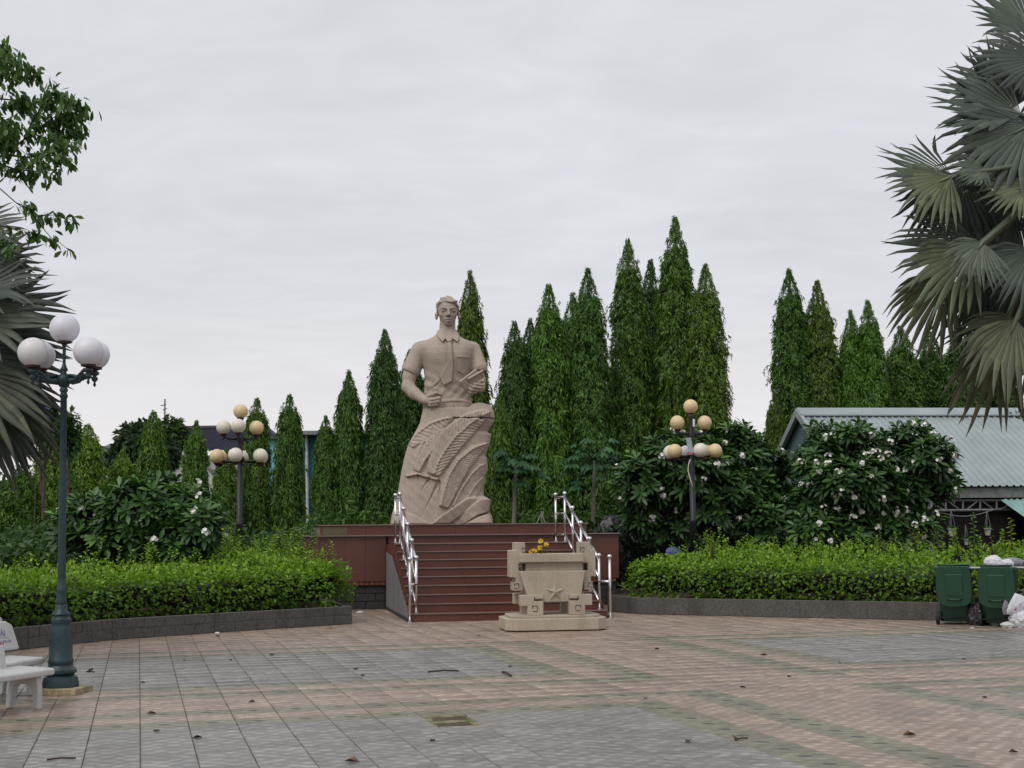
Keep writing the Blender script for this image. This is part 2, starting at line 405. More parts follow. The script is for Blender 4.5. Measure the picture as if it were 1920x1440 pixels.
def tile_mat(name, base, alt, fleck, oval=False, moss=0.0):
    """wet terrazzo paving tile: embossed relief, flecks, damp patches; UV runs 0..1 over each tile"""
    m, nt, b = mat_new(name)
    uv = N_(nt, 'ShaderNodeUVMap', uv_map='UVMap').outputs[0]; pos = position(nt)
    sx = N_(nt, 'ShaderNodeSeparateXYZ'); nt.links.new(uv, sx.inputs[0]); u, v = sx.outputs[0], sx.outputs[1]
    # relief: staggered rounded studs
    fx = math_(nt, 'SINE', math_(nt, 'MULTIPLY', u, 2 * math.pi * 2)); fy = math_(nt, 'SINE', math_(nt, 'MULTIPLY', v, 2 * math.pi * 2.0))
    f2 = math_(nt, 'SINE', math_(nt, 'MULTIPLY', math_(nt, 'ADD', u, v), 2 * math.pi * 2.0))
    nz = noise_(nt, 13, 4, pos, rough=0.7)
    vo = N_(nt, 'ShaderNodeTexVoronoi'); vo.inputs['Scale'].default_value = 9.5; vo.inputs['Randomness'].default_value = 0.75; nt.links.new(pos, vo.inputs['Vector'])
    rel = math_(nt, 'ADD', math_(nt, 'MULTIPLY', math_(nt, 'MULTIPLY', fx, fy), 0.75), math_(nt, 'MULTIPLY', math_(nt, 'SUBTRACT', 0.42, vo.outputs['Distance']), 1.9))
    rel = math_(nt, 'ADD', rel, math_(nt, 'MULTIPLY', nz, 2.2))
    relc = math_(nt, 'MULTIPLY', math_(nt, 'SUBTRACT', rel, 0.75), 0.75, clamp=True)
    large = noise_(nt, 0.55, 6, pos, rough=0.6, dist=0.4); midn = noise_(nt, 3.1, 5, pos, rough=0.7)
    col = ramp_(nt, midn, [(0.3, base), (0.7, alt)])
    grain = noise_(nt, 95, 2, pos)
    col = mix_(nt, ramp_(nt, grain, [(0.55, (0, 0, 0)), (0.68, (1, 1, 1))]), col, fleck)
    col = mix_(nt, relc, mix_(nt, 0.38, col, (0.045, 0.04, 0.036)), mix_(nt, 0.50, col, fleck))
    rt = N_(nt, 'ShaderNodeMapping'); rt.inputs['Rotation'].default_value = (0, 0, -math.radians(15.04)); nt.links.new(pos, rt.inputs[0])
    of = N_(nt, 'ShaderNodeVectorMath', operation='SUBTRACT'); of.inputs[1].default_value = (0.042, 11.9475, 0); nt.links.new(rt.outputs[0], of.inputs[0])
    dv_ = N_(nt, 'ShaderNodeVectorMath', operation='DIVIDE'); dv_.inputs[1].default_value = (0.389, 0.345, 1000); nt.links.new(of.outputs[0], dv_.inputs[0])
    fl = N_(nt, 'ShaderNodeVectorMath', operation='FLOOR'); nt.links.new(dv_.outputs[0], fl.inputs[0])
    wnz = N_(nt, 'ShaderNodeTexWhiteNoise'); nt.links.new(fl.outputs[0], wnz.inputs[0])
    col = mix_(nt, 1.0, col, ramp_(nt, wnz.outputs['Value'], [(0.0, (0.80, 0.80, 0.80)), (0.5, (1.0, 1.0, 1.0)), (1.0, (1.14, 1.12, 1.10))]), 'MULTIPLY')
    wet = ramp_(nt, large, [(0.25, (0, 0, 0)), (0.72, (1, 1, 1))])
    brown = ramp_(nt, noise_(nt, 1.3, 6, pos, rough=0.75), [(0.50, (0, 0, 0)), (0.75, (1, 1, 1))])
    col = mix_(nt, math_(nt, 'MULTIPLY', brown, 0.34), col, (0.15, 0.098, 0.060))
    if oval:
        du = math_(nt, 'SUBTRACT', u, 0.5); dv = math_(nt, 'SUBTRACT', v, 0.5)
        e = math_(nt, 'SQRT', math_(nt, 'ADD', math_(nt, 'POWER', math_(nt, 'DIVIDE', du, 0.155), 2.0), math_(nt, 'POWER', math_(nt, 'DIVIDE', dv, 0.16), 2.0)))
        mk = ramp_(nt, math_(nt, 'ADD', e, math_(nt, 'MULTIPLY', nz, 0.5)), [(0.0, (1, 1, 1)), (0.95, (0.9, 0.9, 0.9)), (1.0, (0, 0, 0))])
        mkf = math_(nt, 'LESS_THAN', math_(nt, 'ADD', e, math_(nt, 'MULTIPLY', nz, 0.5)), 1.15)
        col = mix_(nt, math_(nt, 'MULTIPLY', mkf, 0.85), col, (0.035, 0.04, 0.028))
    nt.links.new(col, b.inputs['Base Color'])
    ro = math_(nt, 'SUBTRACT', math_(nt, 'ADD', 0.48, math_(nt, 'MULTIPLY', midn, 0.22)), math_(nt, 'MULTIPLY', wet, 0.33))
    ro = math_(nt, 'MAXIMUM', math_(nt, 'SUBTRACT', ro, math_(nt, 'MULTIPLY', relc, 0.08)), 0.07)
    nt.links.new(ro, b.inputs['Roughness']); b.inputs['Specular IOR Level'].default_value = 0.55
    bp = N_(nt, 'ShaderNodeBump'); bp.inputs['Strength'].default_value = 1.0; bp.inputs['Distance'].default_value = 0.003; nt.links.new(math_(nt, 'SUBTRACT', 0.85, math_(nt, 'MULTIPLY', wet, 0.62)), bp.inputs['Strength'])
    nt.links.new(rel, bp.inputs['Height']); nt.links.new(bp.outputs[0], b.inputs['Normal'])
    return m
T_gray = tile_mat('grey_tile', (0.205, 0.190, 0.172), (0.305, 0.284, 0.260), (0.40, 0.39, 0.39))
T_pink = tile_mat('pink_tile', (0.330, 0.225, 0.165), (0.440, 0.318, 0.245), (0.50, 0.42, 0.36))
T_green = tile_mat('olive_tile', (0.205, 0.182, 0.118), (0.272, 0.242, 0.165), (0.30, 0.30, 0.22), oval=True)
# ================================================================== GROUND AND PLAZA
def sheet(name, pts, z, mat, parent=None, kind='structure'):
    me = bpy.data.meshes.new(name); me.from_pydata([(p[0], p[1], z) for p in pts], [], [tuple(range(len(pts)))]); me.update()
    o = link_mesh(name, me, mat, parent)
    if kind and parent is None: o['kind'] = kind
    return o
sheet('ground', [(-900, -900), (900, -900), (900, 1500), (-900, 1500)], -0.05, M_ground)
plaza = structure('plaza_paving')
TH = math.radians(15.04); TU = np.array([-math.sin(TH), math.cos(TH)]); TV = np.array([math.cos(TH), math.sin(TH)])
TW, TD, V0, U0 = 0.389, 0.345, 0.042, 11.9475
bed = [TV * a + TU * b_ for a, b_ in ((-11, 2), (18, 2), (18, 33), (-11, 33))]
sheet('tile_bed', bed, -0.012, M_mortar, plaza)
def tile_kind(c, r):
    if c <= 10: lc = 0
    elif c <= 13: lc = c - 10
    elif c <= 17: lc = 4
    elif c <= 20: lc = 21 - c
    else: lc = 0
    rr = (r + 11) % 33 - 11 if r < 22 else 4
    if r < 0: lr = 0
    elif r <= 2: lr = r + 1
    elif r <= 5: lr = 4
    elif r <= 8: lr = 9 - r
    elif r <= 18: lr = 0
    elif r <= 21: lr = r - 18
    else: lr = 4
    l = max(lc, lr)
    k = {0: 0, 1: 2, 2: 1, 3: 2, 4: 1}[l]
    if r >= 19 and k == 2 and lc < lr: k = 1 if r == 20 else 2
    return k
def tile_mesh(name, mats, tilt=0.0, seed=0):
    rr = random.Random(seed); g = 0.0028; b_ = 0.004
    w, d = TW / 2 - g, TD / 2 - g
    zt = [rr.uniform(-tilt, tilt) for _ in range(4)]
    top = [(-w + b_, -d + b_), (w - b_, -d + b_), (w - b_, d - b_), (-w + b_, d - b_)]
    botm = [(-w, -d), (w, -d), (w, d), (-w, d)]
    vs = [(x, y, zt[i]) for i, (x, y) in enumerate(top)] + [(x, y, zt[i] - 0.004) for i, (x, y) in enumerate(botm)] + [(x, y, -0.014) for x, y in botm]
    fs = [(0, 1, 2, 3)] + [(4 + i, 4 + (i + 1) % 4, (i + 1) % 4, i) for i in range(4)] + [(8 + i, 8 + (i + 1) % 4, 4 + (i + 1) % 4, 4 + i) for i in range(4)]
    return vs, fs
HOLE = {(6, -1), (6, -2)}
cells = []
for c in range(-27, 44):
    for r in range(-26, 56):
        p = TV * (V0 + TW * (c + .5)) + TU * (U0 + TD * (r + .5))
        if (c, r) in HOLE: continue
        cells.append((c, r, p))
def seen(p):
    if p[1] < 7.5: return False
    x = XC + FPX * p[0] / p[1]; y = 995 + FPX * CH / p[1]
    return -60 < x < 1980 and y < 1462
near = sorted([t for t in cells if seen(t[2])], key=lambda t: t[2][1])[:296]
nearset = {(t[0], t[1]) for t in near}
tmats = [T_gray, T_pink, T_green]
def uv_for(me, ntile, faces_per):
    uvl = me.uv_layers.new(name='UVMap')
    w, d = TW / 2, TD / 2
    return uvl
protos = {}
def tile_proto(k, s):
    if (k, s) in protos: return protos[(k, s)]
    vs, fs = tile_mesh('tile', None, 0.0016, k * 10 + s)
    me = bpy.data.meshes.new('tile'); me.from_pydata(vs, [], fs); me.materials.append(tmats[k])
    uvl = me.uv_layers.new(name='UVMap')
    for l in me.loops:
        v = me.vertices[l.vertex_index].co; uvl.data[l.index].uv = (v.x / TW + .5, v.y / TD + .5)
    protos[(k, s)] = me; return me
for c, r, p in near:
    k = tile_kind(c, r)
    o = bpy.data.objects.new('tile', tile_proto(k, random.randrange(7))); COL.objects.link(o); o.parent = plaza
    o.location = (p[0], p[1], 0); o.rotation_euler = (0, 0, TH)
# the rest as one mesh
Vs, Fs, UVs, MI = [], [], [], []
rest = [t for t in cells if (t[0], t[1]) not in nearset]
base = 0
for c, r, p in rest:
    vs, fs = tile_mesh('t', None, 0.0016, c * 131 + r)
    for x, y, z in vs:
        q = TV * x + TU * y; Vs.append((p[0] + q[0], p[1] + q[1], z))
    for f in fs:
        Fs.append([base + i for i in f]); UVs.extend([(vs[i][0] / TW + .5, vs[i][1] / TD + .5) for i in f])
    MI.extend([tile_kind(c, r)] * len(fs)); base += len(vs)
tf = np_mesh('tile_field', np.array(Vs), np.array(Fs))
for m in tmats: tf.materials.append(m)
tf.polygons.foreach_set('material_index', np.array(MI, dtype=np.int32))
uvl = tf.uv_layers.new(name='UVMap'); uvl.data.foreach_set('uv', np.array(UVs, dtype=np.float32).ravel())
tfo = link_mesh('tile_field', tf, None, plaza); tfo['kind'] = 'stuff'
# hole left by two missing tiles: mossy broken bed with a film of water
m, nt, b = mat_new('mossy_bed'); v_ = position(nt)
nt.links.new(ramp_(nt, noise_(nt, 9, 6, v_, rough=0.7), [(0.40, (0.09, 0.10, 0.022)), (0.5, (0.17, 0.155, 0.08)), (0.58, (0.26, 0.21, 0.15))]), b.inputs['Base Color']); b.inputs['Roughness'].default_value = 0.8
bump_(nt, b, noise_(nt, 60, 4, v_), 0.6, 0.01); M_moss = m
m, nt, b = mat_new('shallow_water'); b.inputs['Base Color'].default_value = (0.035, 0.034, 0.014, 1); b.inputs['Roughness'].default_value = 0.12; b.inputs['Specular IOR Level'].default_value = 0.25; M_water = m
hole = MB()
hc = TV * (V0 + TW * 6.5) + TU * (U0 + TD * (-1))
for (y, z, dz) in ((0, -0.008, 0.0),):
    pass
res = 40; hv = []; hf = []
for j in range(res + 1):
    for i in range(res + 1):
        a = (i / res - .5) * TW * 1.0; d_ = (j / res - .5) * TD * 2.0
        wob = 0.035 * mnoise.noise(Vector((a * 9, d_ * 9, 1)))
        def pit(a0, a1, d0, d1): return max(a0 - a, a - a1, d0 - d_, d_ - d1) + wob
        q_ = min(pit(-.15, .185, .05, .29), pit(-.185, .13, -.31, -.06))
        z = -0.0035 - 0.016 * min(1, max(0, -q_ / 0.022)) + 0.0025 * mnoise.noise(Vector((a * 30, d_ * 30, 3)))
        q = hc + TV * a + TU * d_; hv.append((q[0], q[1], z))
for j in range(res):
    for i in range(res):
        a = j * (res + 1) + i; hf.append((a, a + 1, a + res + 2, a + res + 1))
me = bpy.data.meshes.new('mossy_hollow'); me.from_pydata(hv, [], hf); link_mesh('mossy_hollow', me, M_moss, plaza, smooth=True)
sheet('puddle_water', [hc + TV * a * TW * .5 + TU * b_ * TD for a, b_ in ((-1, -1), (1, -1), (1, 1), (-1, 1))], -0.0075, M_water, plaza)
# the bed has to be open under the hollow: rebuild it as four strips
bpy.data.objects.remove(bpy.data.objects['tile_bed'], do_unlink=True)
ha, hb = V0 + TW * 6, V0 + TW * 7; h0, h1 = U0 + TD * -2, U0 + TD * 0
for (a0, b0, a1, b1) in ((-11, 2, 18, h0), (-11, h1, 18, 33), (-11, h0, ha, h1), (hb, h0, 18, h1)):
    sheet('tile_bed', [TV * a0 + TU * b0, TV * a1 + TU * b0, TV * a1 + TU * b1, TV * a0 + TU * b1], -0.012, M_mortar, plaza)

# ================================================================== PLANTERS
def wall_blocks(parent, pts, z0, courses, bh, bl, th, mat, name='block', jitter=0.003):
    """blocks laid along a polyline (front face on the line, thickness going left of travel)"""
    cache = {}
    for ci in range(courses):
        for i in range(len(pts) - 1):
            a = np.array(pts[i][:2], float); b_ = np.array(pts[i + 1][:2], float); L = np.linalg.norm(b_ - a); d = (b_ - a) / L
            nrm = np.array([-d[1], d[0]]); n = max(1, round(L / bl)); s = L / n
            cuts = [0.0] + [s * (k + (0.5 if ci % 2 else 0)) for k in range(0 if ci % 2 else 1, n)] + [L]
            for k in range(len(cuts) - 1):
                l = cuts[k + 1] - cuts[k]; key = round(l, 2)
                if key not in cache:
                    cache[key] = MB().box((0, 0, 0), (l - 0.008, th, bh - 0.008)).mesh(name); cache[key].materials.append(mat)
                cxy = a + d * (cuts[k] + l / 2) + nrm * (th / 2 + R_(-jitter, jitter))
                o = bpy.data.objects.new(name, cache[key]); COL.objects.link(o); o.parent = parent
                o.location = (cxy[0], cxy[1], z0 + bh * (ci + .5)); o.rotation_euler = (0, 0, math.atan2(d[1], d[0]))
                bv = o.modifiers.new('bevel', 'BEVEL'); bv.width = 0.006; bv.segments = 1
def strip(pts, off0, off1, z0, z1, mat, name, parent):
    """solid band along a polyline between two offsets"""
    P = [np.array(p[:2], float) for p in pts]; n = len(P); nr = []
    for i in range(n):
        a = P[max(i - 1, 0)]; b_ = P[min(i + 1, n - 1)]; d = (b_ - a) / np.linalg.norm(b_ - a); nr.append(np.array([-d[1], d[0]]))
    m = MB()
    for i in range(n - 1):
        q = [P[i] + nr[i] * off0, P[i + 1] + nr[i + 1] * off0, P[i + 1] + nr[i + 1] * off1, P[i] + nr[i] * off1]
        m.prism([tuple(x) for x in q], z0, z1, 'z')
    return m.build(name, mat, parent)
Lw = [(-8.4, 14.6), (-7.45, 17.9), (-6.78, 19.6), (-6.04, 21.1), (-4.78, 22.4), (-2.8, 24.26)]
Rw = [tuple(G(1139, 1146)[:2]), tuple(G(1195, 1151.5)[:2]), tuple(G(1500, 1158.5)[:2]), tuple(G(1760, 1163.5)[:2]), (9.6, 22.3), (11.5, 21.0)]
pl = thing('planter', 'long grey block planter wall with two courses on the left of the steps', 'planter', (0, 0, 0))
endL = (Lw[-1][0] - 1.3, Lw[-1][1] + 4.2)
wall_blocks(pl, Lw, 0.0, 2, 0.155, 0.40, 0.12, M_block)
wall_blocks(pl, [Lw[-1], endL], 0.0, 2, 0.155, 0.40, 0.12, M_block)
strip(Lw, 0.012, 0.105, -0.02, 0.304, M_mortar, 'mortar_core', pl)
soil = [(p[0] - 0.03, p[1] + 0.1) for p in Lw] + [(endL[0] - .1, endL[1])] + [(-9, 32), (-22, 34), (-22, 16)]
sheet('soil', soil, 0.22, M_soil, pl, None)
pr = thing('planter', 'low grey concrete planter wall running from the steps to the green bins', 'planter', (0, 0, 0))
wall_blocks(pr, Rw, 0.0, 1, 0.31, 1.15, 0.12, M_block, 'slab', 0.004)
strip(Rw, 0.012, 0.105, -0.02, 0.302, M_mortar, 'mortar_core', pr)
soil = [(p[0] + 0.03, p[1] + 0.1) for p in Rw] + [(24, 22), (24, 36), (2.2, 34)]
sheet('soil', soil, 0.22, M_soil, pr, None)

# ================================================================== STEPS AND PLINTH
O3 = G(772, 1166.6); SA = math.radians(10.67)
SV = np.array([math.cos(SA), math.sin(SA)]); SU = np.array([-math.sin(SA), math.cos(SA)])
def lx(px, y):
    """local x on the row y of the steps for a sight line"""
    k = (px - 960) / FPX
    A = O3[:2] + SU * y
    return (k * A[1] - A[0]) / (SV[0] - k * SV[1])
SW = lx(1129, 0.0)
NS, ST, SR = 9, 0.343, 0.15
YP = 4.25; Z1 = 1.515; Z2 = 1.735; YB = 9.6
plinth = thing('monument_plinth', 'dark red granite plinth with nine front steps under the statue', 'plinth', O3, SA)
core = MB()
prof = [(0.03, 0)]
for k in range(NS):
    prof += [(k * ST + 0.03, (k + 1) * SR - 0.028), ((k + 1) * ST + 0.03 if k < NS - 1 else YP + 0.2, (k + 1) * SR - 0.028)]
prof += [(YP + 0.2, 0)]
core.prism(prof, 0.02, SW - 0.02, 'x'); core.build('step_core', M_mortar, plinth)
for k in range(NS):
    d = ST if k < NS - 1 else YP - k * ST
    for j in range(3):
        w = SW / 3; cx = w * (j + .5)
        MB().box((cx, k * ST + 0.015, (k + .5) * SR - 0.015), (w - 0.004, 0.02, SR - 0.036)).build('riser', M_granite, plinth)
        MB().box((cx, k * ST + d / 2 + 0.0, (k + 1) * SR - 0.014), (w - 0.004, d - 0.006, 0.028)).build('tread', M_granite, plinth)
    MB().box((SW / 2, k * ST - 0.004 - 0.008, (k + 1) * SR - 0.013), (SW + 0.03, 0.016, 0.022)).build('nosing', M_nosing, plinth, bevel=0.005)
# cheeks
for sx in (-1, 1):
    x0, x1 = (-0.045, -0.0) if sx < 0 else (SW, SW + 0.045)
    ch = [(0.0, 0.0)]
    for k in range(NS): ch += [(k * ST, (k + 1) * SR - 0.03), ((k + 1) * ST if k < NS - 1 else YP - 0.004, (k + 1) * SR - 0.03)]
    ch += [(YP - 0.004, 0.0)]
    MB().prism(ch, x0, x1, 'x').build('side_cheek', M_granite, plinth)
    x0, x1 = (-0.052, -0.046) if sx < 0 else (SW + 0.046, SW + 0.052)
    MB().prism([(0.16, 0.06), (YP - 0.1, 0.06), (YP - 0.1, 1.17), (3.05, 1.10), (0.30, 0.22)], x0, x1, 'x').build('plaster_side', M_plaster, plinth)
    MB().prism([(-0.02, 0.0), (YP - 0.02, 0.0), (YP - 0.02, 0.055), (-0.02, 0.055)], x0 - 0.01, x1 + 0.01, 'x').build('skirting', M_blockdark, plinth)
xl1, xr1 = lx(570, YP), lx(1155, YP); xl2, xr2 = lx(599, YP + .45), lx(1096, YP + .45)
core = MB(); core.box(((xl1 + xr1) / 2, (YP + YB) / 2 + 0.05, Z1 / 2), (xr1 - xl1 - 0.12, YB - YP - 0.14, Z1 - 0.04)).build('plinth_core', M_mortar, plinth)
# lower tier cladding
def panels(x0, x1, y, z0, z1, n, mat, name='granite_panel', th=0.03):
    w = (x1 - x0) / n
    for j in range(n):
        MB().box((x0 + w * (j + .5), y + R_(-.001, .001), (z0 + z1) / 2), (w - 0.004, th, z1 - z0)).build(name, mat if not callable(mat) else mat(j), plinth)
panels(xl1, -0.05, YP, 0.57, Z1 - 0.03, 4, M_granite)
panels(SW + 0.05, xr1, YP, 0.57, Z1 - 0.03, 2, M_granite)
panels(0.0, SW, YP, 1.352, Z1 - 0.03, 4, M_granite)
for xx in (xl1, xr1):
    MB().box((xx, (YP + YB) / 2, (0.57 + Z1 - 0.03) / 2), (0.03, YB - YP - 0.04, Z1 - 0.6)).build('granite_panel', M_granite, plinth)
# brick edge and block footing
nb = 22
for (a, b_) in ((xl1 + 0.05, -0.06), (SW + 0.06, xr1 - 0.05)):
    n = max(2, int((b_ - a) / 0.105)); w = (b_ - a) / n
    me = MB().box((0, 0, 0), (w - 0.012, 0.09, 0.075)).mesh('brick'); me.materials.append(M_brick)
    for j in range(n):
        o = bpy.data.objects.new('brick', me); COL.objects.link(o); o.parent = plinth
        o.location = (a + w * (j + .5), YP + 0.045 + R_(-.006, .006), 0.53); o.rotation_euler = (R_(-.03, .03), 0, R_(-.04, .04))
    for ci in range(3):
        n = max(1, round((b_ - a) / 0.38)); w = (b_ - a) / n
        cuts = [a] + [a + w * (k + (.5 if ci % 2 else 0)) for k in range(0 if ci % 2 else 1, n)] + [b_]
        for k in range(len(cuts) - 1):
            l = cuts[k + 1] - cuts[k]
            MB().box(((cuts[k] + cuts[k + 1]) / 2, YP + 0.09 + R_(-.004, .004), 0.162 * (ci + .5)), (l - 0.012, 0.08, 0.150)).build('block', M_blockdark, plinth, bevel=0.005)
MB().box(((xl1 + xr1) / 2, YP + 0.13, 0.27), (xr1 - xl1 - 0.16, 0.06, 0.54)).build('footing', M_mortar, plinth)
# top slabs
n = 9; w = (xr1 - xl1 + 0.06) / n
for j in range(n):
    MB().box((xl1 - 0.03 + w * (j + .5), YP + 0.22 - 0.03, Z1 - 0.015), (w - 0.004, 0.52, 0.03)).build('ledge_slab', M_granite if j else M_granite_old, plinth)
MB().box(((xl1 + xr1) / 2, YP - 0.08, Z1 - 0.015), (xr1 - xl1 + 0.07, 0.016, 0.024)).build('nosing', M_nosing, plinth, bevel=0.005)
n = 6; YT = YP + 0.45; w = (xr2 - xl2) / n
for j in range(n):
    MB().box((xl2 + w * (j + .5), YT, (Z1 + Z2 - 0.03) / 2), (w - 0.004, 0.03, Z2 - Z1 - 0.03)).build('granite_panel', M_granite, plinth)
MB().box((xl2 + 0.31, YT - 0.018, (Z1 + Z2 - 0.03) / 2 ), (0.50, 0.008, Z2 - Z1 - 0.05)).build('mossy_slab', M_granite_old, plinth)
MB().box(((xl2 + xr2) / 2, YT - 0.04, Z2 - 0.014), (xr2 - xl2 + 0.06, 0.02, 0.026)).build('nosing', M_nosing, plinth, bevel=0.005)
MB().box(((xl2 + xr2) / 2, (YT + YB) / 2, (Z1 + Z2) / 2 - 0.02), (xr2 - xl2 - 0.04, YB - YT - 0.05, Z2 - Z1 - 0.04)).build('plinth_core', M_mortar, plinth)
for j in range(6):
    for i in range(4):
        d = (YB - YT) / 4; MB().box((xl2 + w * (j + .5), YT + d * (i + .5) - 0.02, Z2 - 0.014), (w - 0.004, d - 0.004, 0.028)).build('top_slab', M_granite, plinth)

# ================================================================== RAILINGS
def railing(x, xo, label):
    t = thing('stair_railing', label, 'railing', (O3[0] + SV[0] * x, O3[1] + SV[1] * x, 0), SA, 'steel railings beside the steps')
    PH = 0.93; r = 0.024
    posts = []
    for i, k in enumerate((0, 2, 4, 6, 8)):
        posts.append((0.0, k * ST + 0.17, (k + 1) * SR))
    ends = [(xo, -0.06, 0.0, posts[0][2] + PH - 0.02), (0.0, posts[-1][1] + 0.86, posts[-1][2], posts[-1][2] + PH)]
    allp = [(p[0], p[1], p[2], p[2] + PH) for p in posts] + ends
    for (a, b_, z0, z1) in allp:
        o = MB().lathe([(r, 0), (r, z1 - z0)], (a, b_, z0), 16).build('post', M_steel, t, smooth=False)
        for p in o.data.polygons: p.use_smooth = len(p.vertices) == 4
        MB().lathe([(0.05, 0), (0.05, 0.012), (0.03, 0.016)], (a, b_, z0), 16).build('base_flange', M_steel, t)
        MB().ball((a, b_, z1 + 0.038), 0.044, 18, 12).build('ball_cap', M_steel, t, smooth=True)
    for off, rr in ((0.03, 0.026), (0.36, 0.021), (0.79, 0.021)):
        for i in range(4):
            p, q = posts[i], posts[i + 1]
            MB().tube([(p[0], p[1] + 0.02, p[2] + PH - off), (q[0], q[1] - 0.02, q[2] + PH - off)], rr, 12).build('rail', M_steel, t, smooth=True)
        q = posts[-1]
        MB().tube([(q[0], q[1] + .02, q[2] + PH - off), (0, ends[1][1] - .02, q[2] + PH - off)], rr * .85, 12).build('rail', M_steel, t, smooth=True)
    p = posts[0]
    MB().tube([(xo, -0.06, p[2] + PH - 0.43), (0, p[1], p[2] + PH - 0.43)], 0.024, 12).build('rail', M_steel, t, smooth=True)
    return t
railing(0.10, -0.14, 'polished steel stair railing with ball caps on the left side of the steps')
railing(SW - 0.06, 0.14, 'polished steel stair railing rising behind the stone incense urn')
